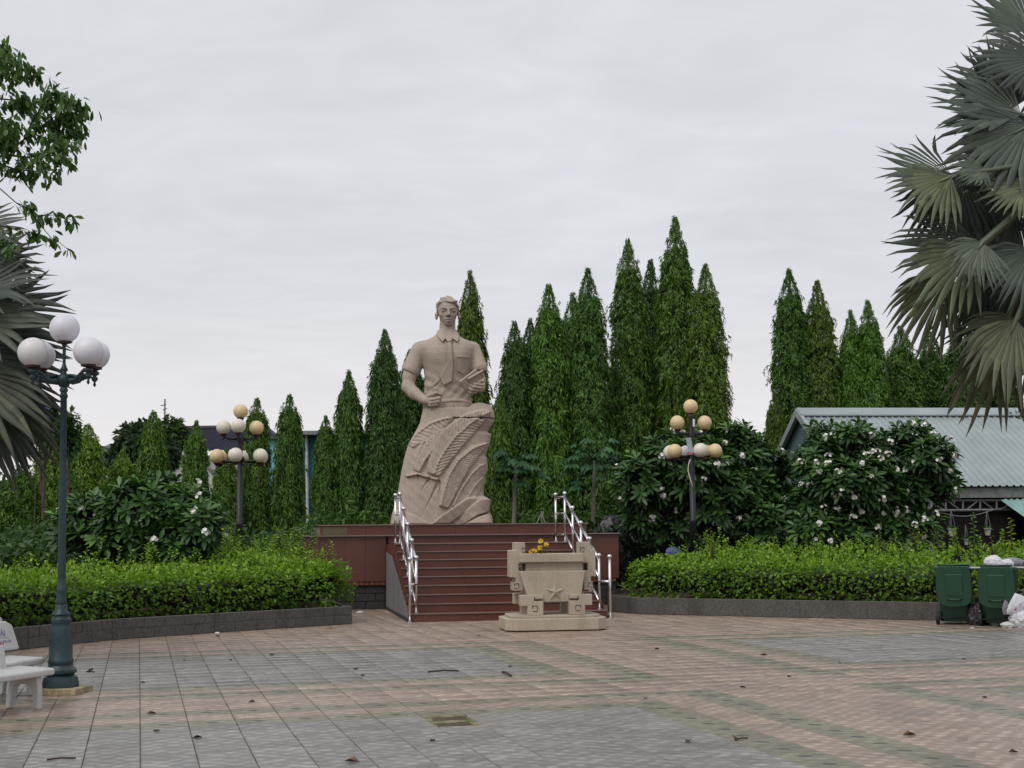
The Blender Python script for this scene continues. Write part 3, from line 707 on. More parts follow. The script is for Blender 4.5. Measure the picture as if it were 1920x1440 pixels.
# ================================================================== STATUE (signed distance sculpture)
class Field:
    def __init__(s, lo, hi, h):
        s.lo = np.array(lo, float); s.h = h
        s.n = np.ceil((np.array(hi) - s.lo) / h).astype(int) + 1
        s.d = np.full(s.n, 1.0, dtype=np.float32)
        s.ax = [s.lo[i] + h * np.arange(s.n[i], dtype=np.float32) for i in range(3)]
    def sub(s, lo, hi):
        i0 = np.clip(np.floor((np.array(lo) - s.lo) / s.h).astype(int), 0, s.n); i1 = np.clip(np.ceil((np.array(hi) - s.lo) / s.h).astype(int) + 1, 0, s.n)
        sl = tuple(slice(a, b) for a, b in zip(i0, i1))
        X, Y, Z = np.meshgrid(*[s.ax[i][sl[i]] for i in range(3)], indexing='ij', sparse=True)
        return sl, X, Y, Z
    def comb(s, lo, hi, fn, k=0.03, op='u'):
        sl, X, Y, Z = s.sub(lo, hi)
        if min(b.stop - b.start for b in sl) <= 0: return
        n = fn(X, Y, Z).astype(np.float32); d = s.d[sl]
        if op == 'u':
            if k > 0:
                h = np.clip(0.5 + 0.5 * (d - n) / k, 0, 1); s.d[sl] = d + (n - d) * h - k * h * (1 - h)
            else: s.d[sl] = np.minimum(d, n)
        else:
            if k > 0:
                n = -n; h = np.clip(0.5 - 0.5 * (d - n) / k, 0, 1); s.d[sl] = d + (n - d) * h + k * h * (1 - h)
            else: s.d[sl] = np.maximum(d, -n)
    def cone(s, a, b, ra, rb, k=0.03, op='u', sq=(1, 1, 1)):
        a = np.array(a, float); b = np.array(b, float); r = max(ra, rb) + k + 0.06
        lo = np.minimum(a, b) - r; hi = np.maximum(a, b) + r; ab = b - a; L2 = ab @ ab
        def fn(X, Y, Z):
            t = np.clip(((X - a[0]) * ab[0] + (Y - a[1]) * ab[1] + (Z - a[2]) * ab[2]) / L2, 0, 1)
            return np.sqrt(((X - a[0] - ab[0] * t) / sq[0]) ** 2 + ((Y - a[1] - ab[1] * t) / sq[1]) ** 2 + ((Z - a[2] - ab[2] * t) / sq[2]) ** 2) - (ra + (rb - ra) * t)
        s.comb(lo, hi, fn, k, op)
    def ell(s, c, r, k=0.03, op='u', rot=0.0, roty=0.0):
        c = np.array(c, float); r = np.array(r, float); m = r.max() + k + 0.05; cr, sr = math.cos(rot), math.sin(rot)
        def fn(X, Y, Z):
            x = X - c[0]; y = Y - c[1]; z = Z - c[2]
            if rot: x, z = x * cr + z * sr, -x * sr + z * cr
            q = np.sqrt((x / r[0]) ** 2 + (y / r[1]) ** 2 + (z / r[2]) ** 2)
            return (q - 1) * r.min() * (0.6 + 0.4 * np.minimum(q, 2)) if False else (q - 1) * r.min()
        s.comb(c - m, c + m, fn, k, op)
    def obox(s, c, r, R, rnd=0.01, k=0.0, op='u'):
        c = np.array(c, float); m = np.linalg.norm(r) + k + 0.05; R = np.array(R.to_3x3() if hasattr(R, 'to_3x3') else R)
        def fn(X, Y, Z):
            x = X - c[0]; y = Y - c[1]; z = Z - c[2]
            q = [np.abs(R[0][i] * x + R[1][i] * y + R[2][i] * z) - r[i] + rnd for i in range(3)]
            return np.sqrt(sum(np.maximum(a, 0) ** 2 for a in q)) + np.minimum(np.maximum(np.maximum(q[0], q[1]), q[2]), 0) - rnd
        s.comb(c - m, c + m, fn, k, op)
    def mesh(s, name):
        d = s.d; h = s.h
        d[0] = d[-1] = 1; d[:, 0] = d[:, -1] = 1; d[:, :, 0] = d[:, :, -1] = 1
        ins = d < 0; nx, ny, nz = d.shape
        c = ins[:-1, :-1, :-1].astype(np.int8)
        tot = sum(ins[i:nx - 1 + i, j:ny - 1 + j, k:nz - 1 + k].astype(np.int8) for i in (0, 1) for j in (0, 1) for k in (0, 1))
        act = (tot > 0) & (tot < 8); I = np.argwhere(act); n = len(I)
        idx = np.full(act.shape, -1, dtype=np.int32); idx[act] = np.arange(n)
        acc = np.zeros((n, 3), np.float32); cnt = np.zeros(n, np.float32)
        cor = [(i, j, k) for i in (0, 1) for j in (0, 1) for k in (0, 1)]
        val = {q: d[I[:, 0] + q[0], I[:, 1] + q[1], I[:, 2] + q[2]] for q in cor}
        for a in cor:
            for ax_ in range(3):
                if a[ax_] == 0:
                    b = list(a); b[ax_] = 1; b = tuple(b); va, vb = val[a], val[b]; m = (va < 0) != (vb < 0)
                    t = np.where(m, va / np.where(m, va - vb, 1), 0); p = np.zeros((n, 3), np.float32) + np.array(a, np.float32)
                    p[:, ax_] += t; acc[m] += p[m]; cnt[m] += 1
        V = (I + acc / cnt[:, None]) * h + s.lo
        Fs = []
        for ax_ in range(3):
            o1, o2 = [(1, 2), (2, 0), (0, 1)][ax_]
            A = ins; sl0 = [slice(None)] * 3; sl1 = [slice(None)] * 3; sl0[ax_] = slice(0, -1); sl1[ax_] = slice(1, None)
            E = np.argwhere(A[tuple(sl0)] != A[tuple(sl1)])
            E = E[(E[:, o1] > 0) & (E[:, o2] > 0) & (E[:, o1] < d.shape[o1] - 1) & (E[:, o2] < d.shape[o2] - 1)]
            def g(a, b):
                q = E.copy(); q[:, o1] -= a; q[:, o2] -= b; return idx[q[:, 0], q[:, 1], q[:, 2]]
            F = np.stack([g(1, 1), g(0, 1), g(0, 0), g(1, 0)], 1)
            flip = ~ins[E[:, 0], E[:, 1], E[:, 2]]; F[flip] = F[flip][:, ::-1]; Fs.append(F)
        F = np.concatenate(Fs); F = F[(F >= 0).all(1)]
        return np_mesh(name, V, F, smooth=True)
def poly_sdf(X, Z, poly):
    """signed distance to a polygon in the x,z plane (negative inside)"""
    d = np.full(np.broadcast(X, Z).shape, 1e9, dtype=np.float32); inside = np.zeros(d.shape, bool); n = len(poly)
    for i in range(n):
        ax_, az = poly[i]; bx, bz = poly[(i + 1) % n]; ex, ez = bx - ax_, bz - az
        t = np.clip(((X - ax_) * ex + (Z - az) * ez) / (ex * ex + ez * ez + 1e-12), 0, 1)
        d = np.minimum(d, (X - ax_ - ex * t) ** 2 + (Z - az - ez * t) ** 2)
        cnd = ((az > Z) != (bz > Z)) & (X < (bx - ax_) * (Z - az) / ((bz - az) if abs(bz - az) > 1e-9 else 1e-9) + ax_)
        inside ^= cnd
    return np.where(inside, -np.sqrt(d), np.sqrt(d))

SY = float((O3[:2] + SU * 6.15)[1]); SS = SY / FPX / 3.0643
sb = At(840.3, 981, SY); STAT_LOC = (sb[0], SY, Z2)
def SX(cx): return (cx - 430) * SS
def SZ(cy): return (1385 - cy) * SS
def SP(cx, cy, y): return (SX(cx), y, SZ(cy))
statue = thing('statue', 'tall beige stone statue of a young man with a tie and book', 'statue', STAT_LOC, math.atan2(-sb[0], SY) )
torso_s = [(735, 286, 570, .37), (720, 287, 569, .37), (690, 289, 567, .375), (640, 292, 563, .37), (560, 297, 560, .39), (500, 293, 563, .425), (450, 284, 570, .45), (410, 268, 584, .45), (380, 258, 592, .43), (355, 262, 588, .39), (335, 285, 565, .345), (318, 325, 525, .29), (303, 352, 503, .24), (285, 368, 488, .20), (270, 376, 482, .17)]
tz = np.array([SZ(a[0]) for a in torso_s]); tl = np.array([SX(a[1]) for a in torso_s]); trr = np.array([SX(a[2]) for a in torso_s]); ty = np.array([a[3] for a in torso_s])
def torso_params(Z):
    l = np.interp(Z, tz, tl); r = np.interp(Z, tz, trr); return (l + r) / 2, (r - l) / 2, np.interp(Z, tz, ty)
def front_y(x, z):
    c, hw, d = torso_params(z); q = np.clip(np.abs((x - c) / np.maximum(hw, .01)), 0, .999)
    base = -d * (1 - q ** 2.6) ** (1 / 2.6)
    pect = -0.035 * np.exp(-((np.abs(x - c) - 0.30) / 0.2) ** 2 - ((z - SZ(430)) / 0.20) ** 2)
    return base + pect
def torso_fn(X, Y, Z):
    c, hw, d = torso_params(Z)
    q = (np.abs((X - c) / hw) ** 2.6 + np.abs(Y / d) ** 2.6) ** (1 / 2.6)
    # cloth folds: pulls from the armpits and a sag across the belly
    f = 0.010 * np.sin((X * 1.0 + Z * 1.9) * 15) * np.exp(-((Z - SZ(590)) / 0.28) ** 2) + 0.008 * np.sin((X * 1.6 - Z * 1.3) * 18) * np.exp(-((Z - SZ(640)) / 0.2) ** 2)
    pect = 0.035 * np.exp(-((np.abs(X - c) - 0.30) / 0.2) ** 2 - ((Z - SZ(430)) / 0.20) ** 2)
    dd = (q - 1) * np.minimum(hw, d) - np.where(Y < 0, pect - f, 0) * 0.9
    return np.maximum(np.maximum(dd, Z - SZ(268)), SZ(742) - Z)

f = Field((-1.25, -0.98, SZ(745)), (1.02, 0.62, SZ(225) + 0.02), 0.0145)
f.comb((-1.2, -.6, SZ(745)), (1.2, .6, SZ(262)), torso_fn, 0, 'u')
# shirt hem rolls out over the belt
f.comb((-.7, -.5, SZ(700)), (.6, .5, SZ(672)), lambda X, Y, Z: (lambda c, hw, d: np.maximum(((np.abs((X - c) / (hw + .018)) ** 2.6 + np.abs(Y / (d + .03)) ** 2.6) ** (1 / 2.6) - 1) * .4, np.abs(Z - SZ(688) - 0.02 * np.sin(X * 9)) - 0.028))(*torso_params(Z)), 0.02)
# shoulders and sleeves
f.cone(SP(292, 374, 0), SP(264, 402, -.02), .175, .185, .10)
f.cone(SP(268, 380, 0), SP(222, 500, -.06), .180, .215, .05)
f.cone(SP(574, 376, 0), SP(580, 412, -.02), .150, .160, .10)
f.cone(SP(583, 380, 0), SP(610, 490, -.10), .150, .195, .05)
hemL = [(SX(150), SZ(480)), (SX(166), SZ(492)), (SX(268), SZ(540)), (SX(290), SZ(600)), (SX(100), SZ(700)), (SX(100), SZ(470))]
f.comb((-1.2, -.4, SZ(620)), (-.5, .4, SZ(460)), lambda X, Y, Z: np.maximum(poly_sdf(X, Z, hemL), -2 * np.ones_like(Y)) + 0 * Y, 0.012, 's')
f.comb((.38, -.5, SZ(600)), (1.0, .4, SZ(470)), lambda X, Y, Z: poly_sdf(X, Z, [(SX(568), SZ(516)), (SX(600), SZ(506)), (SX(656), SZ(512)), (SX(700), SZ(520)), (SX(700), SZ(640)), (SX(568), SZ(640))]) + 0 * Y, 0.01, 's')
# armpit gap on the left of the picture
f.comb((-.7, -.5, SZ(640)), (-.4, .5, SZ(500)), lambda X, Y, Z: poly_sdf(X, Z, [(SX(287), SZ(512)), (SX(297), SZ(525)), (SX(295), SZ(640)), (SX(268), SZ(560))]) + 0 * Y, 0.0, 's')
# bare arms
f.cone(SP(222, 470, -.06), SP(210, 540, -.09), .145, .150, .01)
f.cone(SP(210, 540, -.09), SP(204, 600, -.14), .148, .130, .04)
f.cone(SP(204, 600, -.14), SP(240, 640, -.26), .145, .135, .06)
f.cone(SP(240, 640, -.26), SP(300, 685, -.44), .135, .095, .04)
# fist
f.ell(SP(330, 690, -.49), (.155, .085, .105), .05, rot=-0.2)
for i, (a, b_, c_) in enumerate((((338, 664, -.54), (378, 652, -.56), (392, 664, -.50)), ((338, 684, -.57), (384, 675, -.58), (386, 688, -.50)), ((334, 702, -.56), (378, 694, -.57), (380, 706, -.49)), ((328, 717, -.54), (366, 711, -.55), (370, 720, -.48)))):
    r = (.036, .038, .036, .031)[i]
    f.cone(SP(*a), SP(*b_), r, r, .008); f.cone(SP(*b_), SP(*c_), r, r * .9, .008)
f.cone(SP(318, 662, -.52), SP(366, 640 + 6, -.60), .042, .036, .015); f.cone(SP(366, 646, -.60), SP(393, 655, -.57), .036, .028, .008)
# right-hand side of the picture: arm and hand holding the book
f.cone(SP(608, 480, -.10), SP(618, 560, -.10), .105, .115, .01)
f.cone(SP(618, 560, -.10), SP(616, 604, -.18), .115, .115, .04)
f.cone(SP(616, 604, -.18), SP(594, 618, -.46), .11, .090, .04)
f.ell(SP(580, 612, -.54), (.135, .085, .105), .04, rot=0.2)
for i, (a, b_, c_) in enumerate((((553, 582, -.60), (590, 600, -.69), (632, 604, -.64)), ((544, 596, -.62), (578, 616, -.70), (618, 620, -.65)), ((537, 611, -.61), (566, 632, -.68), (604, 635, -.63)), ((534, 626, -.58), (560, 646, -.64), (592, 648, -.60)))):
    r = (.032, .034, .033, .028)[i]
    f.cone(SP(*a), SP(*b_), r, r, .008); f.cone(SP(*b_), SP(*c_), r, r * .85, .008)
f.cone(SP(608, 596, -.50), SP(632, 580, -.60), .04, .032, .02)
# neck
f.cone(SP(430, 300, .02), SP(431, 215, .0), .19, .172, .05)
fig = link_mesh('figure', f.mesh('figure'), M_stone, statue)

# ---- head
f = Field((SX(335), -.42, SZ(268)), (SX(525), .42, SZ(55)), 0.0095)
f.ell(SP(432, 143, .03), (.222, .29, .275), .02)
f.ell(SP(434, 175, -.06), (.190, .235, .235), .06)
f.ell(SP(436, 206, -.10), (.138, .190, .150), .05)
f.ell(SP(437, 236, -.17), (.075, .085, .05), .05)
f.cone(SP(431, 262, .0), SP(432, 205, .01), .178, .168, .03)
f.ell(SP(402, 182, -.19), (.06, .05, .045), .05); f.ell(SP(470, 182, -.19), (.06, .05, .045), .05)
for s_, ex in ((-1, 409), (1, 465)):
    f.ell(SP(ex, 163, -.305), (.072, .055, .036), .02, 's')
    f.ell(SP(ex, 163, -.245), (.060, .045, .030), .004)
    f.cone(SP(ex - 16, 162, -.262), SP(ex, 156, -.292), .009, .011, .004); f.cone(SP(ex, 156, -.292), SP(ex + 16, 162, -.262), .011, .009, .004)
    f.cone(SP(ex - 14, 169, -.262), SP(ex + 14, 169, -.262), .007, .007, .004)
    f.cone(SP(ex - s_ * 15, 151, -.300), SP(ex, 146, -.302), .016, .018, .012); f.cone(SP(ex, 146, -.302), SP(ex + s_ * 19, 153, -.245), .018, .012, .012)
f.cone(SP(437, 150, -.288), SP(438, 184, -.345), .026, .034, .02)
f.ell(SP(438, 188, -.338), (.042, .04, .027), .012)
for s_ in (-1, 1):
    f.ell(SP(438 + s_ * 11, 190, -.305), (.026, .032, .022), .012)
    f.ell(SP(438 + s_ * 7, 195, -.335), (.011, .014, .009), .004, 's')
    f.ell(SP(433 + s_ * 66, 183, .0), (.036, .055, .085), .018)
    f.ell(SP(433 + s_ * 70, 181, -.05), (.016, .03, .040), .008, 's')
f.ell(SP(438, 212, -.272), (.082, .040, .019), .012); f.ell(SP(438, 224, -.262), (.068, .040, .020), .012)
f.ell(SP(438, 217.5, -.312), (.060, .035, .0095), .004, 's')
f.ell(SP(438, 202, -.312), (.014, .02, .022), .01, 's')
f.ell(SP(438, 230, -.262), (.045, .02, .009), .01, 's')
link_mesh('head', f.mesh('head'), M_stone, statue)
# ---- hair
f = Field((SX(340), -.42, SZ(215)), (SX(520), .46, SZ(50)), 0.0105)
def hair(X, Y, Z):
    q = np.sqrt(((X - SX(431)) / .262) ** 2 + ((Y - .05) / .322) ** 2 + ((Z - SZ(138)) / .285) ** 2)
    lock = 0.012 * np.sin((X - SX(400)) * 34 + (Z - SZ(100)) * 22 + Y * 9) + 0.006 * np.sin(X * 80 + Z * 30)
    d = (q - 1) * .272 - lock
    zc = np.interp(Y, [-.32, -.20, -.12, -.04, .02, .10, .4], [SZ(104), SZ(110), SZ(124), SZ(146), SZ(152), SZ(196), SZ(205)]) - 0.10 * (X - SX(440)) * (Y < -.1)
    d = np.maximum(d, (zc - Z) * .8)
    return d
f.comb((SX(335), -.45, SZ(220)), (SX(525), .5, SZ(45)), hair, 0)
f.ell(SP(464, 106, -.205), (.11, .05, .03), .05, rot=0.12)
f.cone(SP(377, 140, -.06), SP(381, 166, -.08), .022, .012, .02); f.cone(SP(491, 140, -.06), SP(488, 166, -.08), .022, .012, .02)
link_mesh('hair', f.mesh('hair'), M_stone, statue)
# ---- applied pieces that follow the shirt front
def applique(name, poly, th, lo=0.03, h=0.011, extra=None, yoff=0.0):
    xs = [p[0] for p in poly]; ys = [p[1] for p in poly]; P = [(SX(a), SZ(b_)) for a, b_ in poly]
    f = Field((SX(min(xs)) - .04, -.72, SZ(max(ys)) - .04), (SX(max(xs)) + .04, -.05, SZ(min(ys)) + .04), h)
    def fn(X, Y, Z):
        d2 = poly_sdf(X, Z, P); fy = front_y(X, Z) - th + yoff
        return np.maximum(np.maximum(d2, fy - Y), Y - fy - th - lo)
    f.comb((-2, -2, -1), (2, 2, 9), fn, 0)
    if extra: extra(f)
    return link_mesh(name, f.mesh(name), M_stone, statue)
applique('necktie', [(432, 342), (452, 342), (462, 480), (455, 575), (408, 600), (383, 545), (428, 470)], .062)
applique('tie_knot', [(422, 316), (438, 308), (458, 316), (460, 332), (450, 348), (432, 348), (420, 332)], .080)
applique('collar_wing', [(373, 268), (366, 292), (373, 310), (402, 350), (413, 335), (428, 316), (410, 296), (384, 278)], .05, yoff=-.02)
applique('collar_wing', [(484, 272), (500, 292), (498, 312), (488, 350), (472, 338), (455, 318), (462, 296), (474, 280)], .05, yoff=-.02)
applique('pocket', [(484, 436), (560, 434), (558, 520), (520, 535), (482, 515)], .024)
applique('pocket_flap', [(482, 430), (562, 428), (562, 442), (482, 443)], .042)
applique('shirt_fold', [(330, 600), (384, 548), (392, 566), (340, 612)], .02)
applique('belt', [(370, 700), (568, 694), (568, 728), (470, 736), (368, 728)], .03)
applique('belt_buckle', [(420, 700), (462, 700), (464, 738), (422, 736)], .05)
# ---- book
f = Field((SX(480), -.90, SZ(660)), (SX(655), -.40, SZ(500)), 0.010)
from mathutils import Euler
Rb = (Euler((math.radians(22), math.radians(-38), math.radians(14))).to_matrix())
f.obox(SP(560, 575, -.66), (.235, .028, .135), Rb, .008)
Rb2 = (Euler((math.radians(50), math.radians(-30), math.radians(20))).to_matrix())
f.obox(SP(590, 562, -.62), (.20, .022, .125), Rb2, .008)
link_mesh('book', f.mesh('book'), M_stone, statue)

# ---- carved lower block: trousers turning into rock with palm-leaf relief
sil = [(290, 728), (283, 760), (270, 815), (240, 870), (203, 938), (182, 1010), (166, 1085), (150, 1180), (132, 1260), (112, 1330), (103, 1388), (684, 1388), (680, 1345), (664, 1318), (672, 1250), (634, 1228), (630, 1195), (640, 1120), (656, 1080), (654, 1012), (642, 1000), (668, 935), (680, 880), (654, 862), (680, 828), (698, 790), (692, 745), (668, 708), (620, 697), (575, 706), (550, 728)]
silP = [(SX(a), SZ(b_)) for a, b_ in sil]
hh = 0.0155
f = Field((SX(90), -.98, -0.03), (SX(712), .80, SZ(685)), hh)
zs = f.ax[2]; xs = f.ax[0]
XX, ZZ = np.meshgrid(xs, zs, indexing='ij')
sd = poly_sdf(XX, ZZ, silP)
lz = np.array([SZ(b_) for a, b_ in sil[:11]])[::-1]; lxx = np.array([SX(a) for a, b_ in sil[:11]])[::-1]
rs = sorted([(SZ(b_), SX(a)) for a, b_ in sil[11:29]]); rz_ = np.array([a for a, b_ in rs]); rx_ = np.array([b_ for a, b_ in rs])
L_ = np.interp(ZZ, lz, lxx); Rr = np.interp(ZZ, rz_, rx_); cc = (L_ + Rr) / 2; hw = (Rr - L_) / 2
q = np.clip(np.abs((XX - cc) / hw), 0, .999)
zt = np.clip(ZZ / SZ(700), 0, 1)
front = 0.30 + (0.48 - 0.26 * zt) * (1 - q ** 2.4) ** (1 / 2.4) + 0.10 * np.exp(-((XX - SX(625)) / .30) ** 2 - ((ZZ - SZ(760)) / .26) ** 2)
def spine_frame(X, Z, pts):
    P = [(SX(a), SZ(b_)) for a, b_ in pts]; best = np.full(X.shape, 1e9); S = np.zeros(X.shape); Dd = np.zeros(X.shape); acc = 0.0
    for i in range(len(P) - 1):
        ax_, az = P[i]; bx, bz = P[i + 1]; ex, ez = bx - ax_, bz - az; L = math.hypot(ex, ez)
        t = ((X - ax_) * ex + (Z - az) * ez) / (L * L); tc = np.clip(t, 0, 1)
        dx = X - ax_ - ex * tc; dz = Z - az - ez * tc; d2 = dx * dx + dz * dz
        side = np.sign((X - ax_) * ez - (Z - az) * ex)
        m = d2 < best; best = np.where(m, d2, best); S = np.where(m, acc + tc * L, S); Dd = np.where(m, side * np.sqrt(d2), Dd); acc += L
    return S / acc, Dd, acc
relief = np.zeros_like(XX)
fronds = [
    # spine points, half width left, right, pitch, sweep, amplitude, height
    ([(268, 1095), (300, 1030), (345, 965), (410, 905), (500, 860)], .30, .04, .098, -.9, .014, .030),
    ([(350, 1112), (372, 1050), (408, 985), (470, 900), (560, 820), (640, 770), (685, 748)], .30, .26, .088, 1.0, .015, .050),
    ([(205, 935), (260, 870), (330, 820), (420, 790), (470, 785)], .05, .26, .10, .7, .012, .018),
    ([(388, 1290), (410, 1200), (440, 1110), (490, 1030), (570, 965), (668, 925)], .10, .32, .080, 1.7, .016, .055),
    ([(455, 1290), (500, 1200), (560, 1110), (610, 1060), (652, 1045)], .04, .32, .072, 1.8, .016, .045),
    ([(540, 1240), (575, 1180), (610, 1140), (634, 1120)], .03, .18, .065, 1.6, .014, .035),
]
for pts, wl, wr, pitch, sweep, amp, hgt in fronds:
    S, Dd, L = spine_frame(XX, ZZ, pts)
    w = np.where(Dd < 0, wl, wr) * np.sin(np.clip(S * 0.92 + 0.10, 0, 1) * math.pi) ** 0.55
    ad = np.abs(Dd); ins = np.clip((w - ad) / 0.03, 0, 1) * ((S > 0.005) & (S < .995))
    ph = (S * L - ad * abs(sweep)) / pitch
    saw = 1 - np.abs(2 * (ph - np.floor(ph)) - 1)
    spine = np.exp(-(Dd / 0.022) ** 2) * .03
    leafh = hgt * (1 - .35 * ad / np.maximum(w, .01)) + amp * 1.7 * (saw ** 0.7 - .5) + spine
    relief = np.where(ins > 0, relief * (1 - ins) + (leafh + .02) * ins, relief)
def facet(poly, h0, gx, gz, edge=.02):
    global relief
    d = poly_sdf(XX, ZZ, [(SX(a), SZ(b_)) for a, b_ in poly]); c = np.mean([(SX(a), SZ(b_)) for a, b_ in poly], 0)
    v = h0 + gx * (XX - c[0]) + gz * (ZZ - c[1]); k = np.clip(-d / edge, 0, 1); relief = relief * (1 - k) + np.maximum(v, 0.0) * k
facet([(330, 1388), (400, 1330), (540, 1238), (632, 1228), (560, 1300), (440, 1388)], .10, -.25, .28)
facet([(440, 1388), (552, 1290), (632, 1228), (674, 1250), (668, 1320), (600, 1340), (520, 1388)], .13, .30, .10)
facet([(520, 1388), (600, 1342), (662, 1320), (688, 1388)], .19, .1, -.5)
facet([(103, 1388), (120, 1300), (240, 1330), (340, 1388)], .06, -.15, -.2)
facet([(186, 1108), (262, 1094), (292, 1106), (375, 1128), (372, 1146), (290, 1122), (262, 1112), (192, 1124)], .07, 0, 0, .012)
def cut(a, b_, w0, w1, depth):
    global relief
    P = [(SX(a[0]), SZ(a[1])), (SX(b_[0]), SZ(b_[1]))]; ex, ez = P[1][0] - P[0][0], P[1][1] - P[0][1]
    t = np.clip(((XX - P[0][0]) * ex + (ZZ - P[0][1]) * ez) / (ex * ex + ez * ez), 0, 1)
    d = np.sqrt((XX - P[0][0] - ex * t) ** 2 + (ZZ - P[0][1] - ez * t) ** 2); w = w0 + (w1 - w0) * t
    relief = relief - depth * np.clip(1 - d / w, 0, 1) * (0.3 + .7 * (1 - t))
cut((330, 1125), (276, 1205), .035, .008, .06); cut((378, 1150), (298, 1312), .05, .006, .08); cut((262, 1115), (268, 1160), .02, .008, .05)
cut((190, 1115), (186, 1200), .03, .006, .04); cut((300, 930), (240, 1060), .03, .01, .03); cut((385, 1160), (380, 1260), .02, .01, .05)
cut((455, 787), (690, 792), .016, .016, .08); cut((690, 792), (600, 788), .018, .018, .06)
relief -= 0.09 * np.exp(-(((XX - SX(617)) / .045) ** 2 + ((ZZ - SZ(790)) / .035) ** 2))
relief += 0.006 * np.sin(XX * 23 + ZZ * 9) * np.sin(ZZ * 17)
fr = (front + relief)[:, None, :]; back = (0.30 + 0.22 * (1 - q ** 2.4) ** (1 / 2.4))[:, None, :]
Yg = f.ax[1][None, :, None]
dd = np.maximum(-(fr) - Yg, Yg - back) * 0.7
f.d[:] = np.maximum(np.maximum(dd, sd[:, None, :]), -f.ax[2][None, None, :]).astype(np.float32)
link_mesh('carved_rock_base', f.mesh('carved_rock_base'), M_stone, statue)
# dark weathered joint across the knee
ck = MB()
pts = []
for i in range(25):
    cx = 456 + i * 9.8; z = SZ(788 + 3 * math.sin(i * .8) * .5); x = SX(cx)
    ix = min(len(xs) - 1, int((x - xs[0]) / hh)); iz = int((z - zs[0]) / hh); pts.append((x, -(front + relief)[ix, iz] + 0.0, z))
ck.tube(pts, [0.004 + 0.009 * abs(math.sin(i * 1.7)) for i in range(25)], 6)
p = pts[16]; ck.ball((p[0], p[1] + .01, p[2]), .034, 10, 6, (1.2, .6, 1))
ck.build('dark_joint', M_stain, statue, smooth=True)
# stain marks on the chest
# ================================================================== STONE INCENSE URN
uo = G(1046, 1184); UA = math.radians(8.5)
# centre of the plinth lies half its depth behind the front edge
UV_ = np.array([math.cos(UA), math.sin(UA)]); UU_ = np.array([-math.sin(UA), math.cos(UA)])
uc = uo[:2] + UU_ * 0.52
urn = thing('incense_urn', 'carved beige stone incense urn with a raised star in front of the steps', 'urn', (uc[0], uc[1], 0), UA)
def oct_(w, d, c): return [(-w + c, -d), (w - c, -d), (w, -d + c), (w, d - c), (w - c, d), (-w + c, d), (-w, d - c), (-w, -d + c)]
MB().prism(oct_(.815, .52, .16), 0.015, .205, 'z').build('pedestal', M_urn, urn, bevel=0.015)
MB().prism(oct_(.725, .43, .14), .205, .25, 'z').build('pedestal_step', M_urn, urn, bevel=0.012)
ZB = .25; K = 1.0 / 785.0
def ux(c, ref=795): return (c - ref) * K
def uz(c): return ZB + (1100 - c) * K * 1.0
MB().prism([(ux(345), uz(560)), (ux(1180), uz(560)), (ux(1130), uz(850)), (ux(1010), uz(945)), (ux(600), uz(945)), (ux(440), uz(850))], -.33, .33, 'y').build('bowl', M_urn, urn, bevel=0.015)
MB().box((0, 0, uz(505)), (ux(1150) - ux(440) , .56, uz(450) - uz(560) + .01)).build('neck', M_urn, urn)
rim = MB(); a, b_ = ux(1150) + .02, ux(375) - .02
rim.box(((a + b_) / 2, -.33, uz(400)), (a - b_, .08, uz(350) - uz(452))); rim.box(((a + b_) / 2, .33, uz(400)), (a - b_, .08, uz(350) - uz(452)))
rim.box((a - .04, 0, uz(400)), (.08, .575, uz(350) - uz(452))); rim.box((b_ + .04, 0, uz(400)), (.08, .575, uz(350) - uz(452)))
rim.build('rim', M_urn, urn, bevel=0.010)
MB().box(((a + b_) / 2, 0, uz(400) - .03), (a - b_ - .18, .56, .05)).build('ash_bed', M_soil, urn)
for sgn in (-1, 1):
    # side fret handle, a stepped slab standing out from the bowl
    pts = [(355, 205), (478, 205), (478, 300), (542, 300), (542, 640), (478, 640), (478, 700), (505, 700), (505, 805), (385, 805), (385, 560), (440, 560), (440, 470), (355, 470)]
    pts = [(sgn * a_ * K, ZB + (1100 - c) * K) for a_, c in pts]
    MB().prism(pts, -.19, .19, 'y').build('fret_handle', M_urn, urn, bevel=0.010)
for yy in (-.34, .34):
    for sgn in (-1, 1):
        # leg with the corner shelf it carries
        pts = [(165, 1100), (362, 1100), (362, 985), (452, 985), (452, 850), (165, 850), (165, 900), (280, 900), (280, 925), (165, 925)]
        pts = [(sgn * a_ * K, ZB + (1100 - c) * K) for a_, c in pts]
        MB().prism(pts, yy - .09, yy + .09, 'y').build('leg', M_urn, urn, bevel=0.008)
        if yy < 0:
            g = MB(); x = sgn * 275 * K; z = ZB + (1100 - 1018) * K; w = .085; y0 = yy - .091
            for (dx, dz, ww, hh_) in ((0, w / 2, w, .012), (0, -w / 2, w * .8, .012), (-sgn * w / 2, 0, .012, w), (sgn * w * .4, w * .25, .012, w * .5)):
                g.box((x + dx, y0, z + dz), (ww, .005, hh_))
            for (dx, dz, ww, hh_) in ((0, 0, .10, .014), (sgn * .05, .02, .014, .04)):
                g.box((sgn * 235 * K + dx, y0, ZB + (1100 - 905) * K + dz), (ww, .005, hh_))
            g.build('fret_groove', M_padplinth if False else M_block, urn)
for sgn in (-1, 1):
    g = MB()
    for (cx_, cz_, w) in ((.475, 300, .062), (.60, 745, .07)):
        x = sgn * cx_; z = ZB + (1100 - cz_) * K
        for (dx, dz, ww, hh_) in ((0, w / 2, w, .010), (-sgn * w / 2, 0, .010, w), (sgn * w * .2, -w / 2, w * .6, .010), (sgn * w / 2, w * .25, .010, w * .5)):
            g.box((x + dx, -.1925, z + dz), (ww, .005, hh_))
    g.build('fret_groove', M_block, urn)
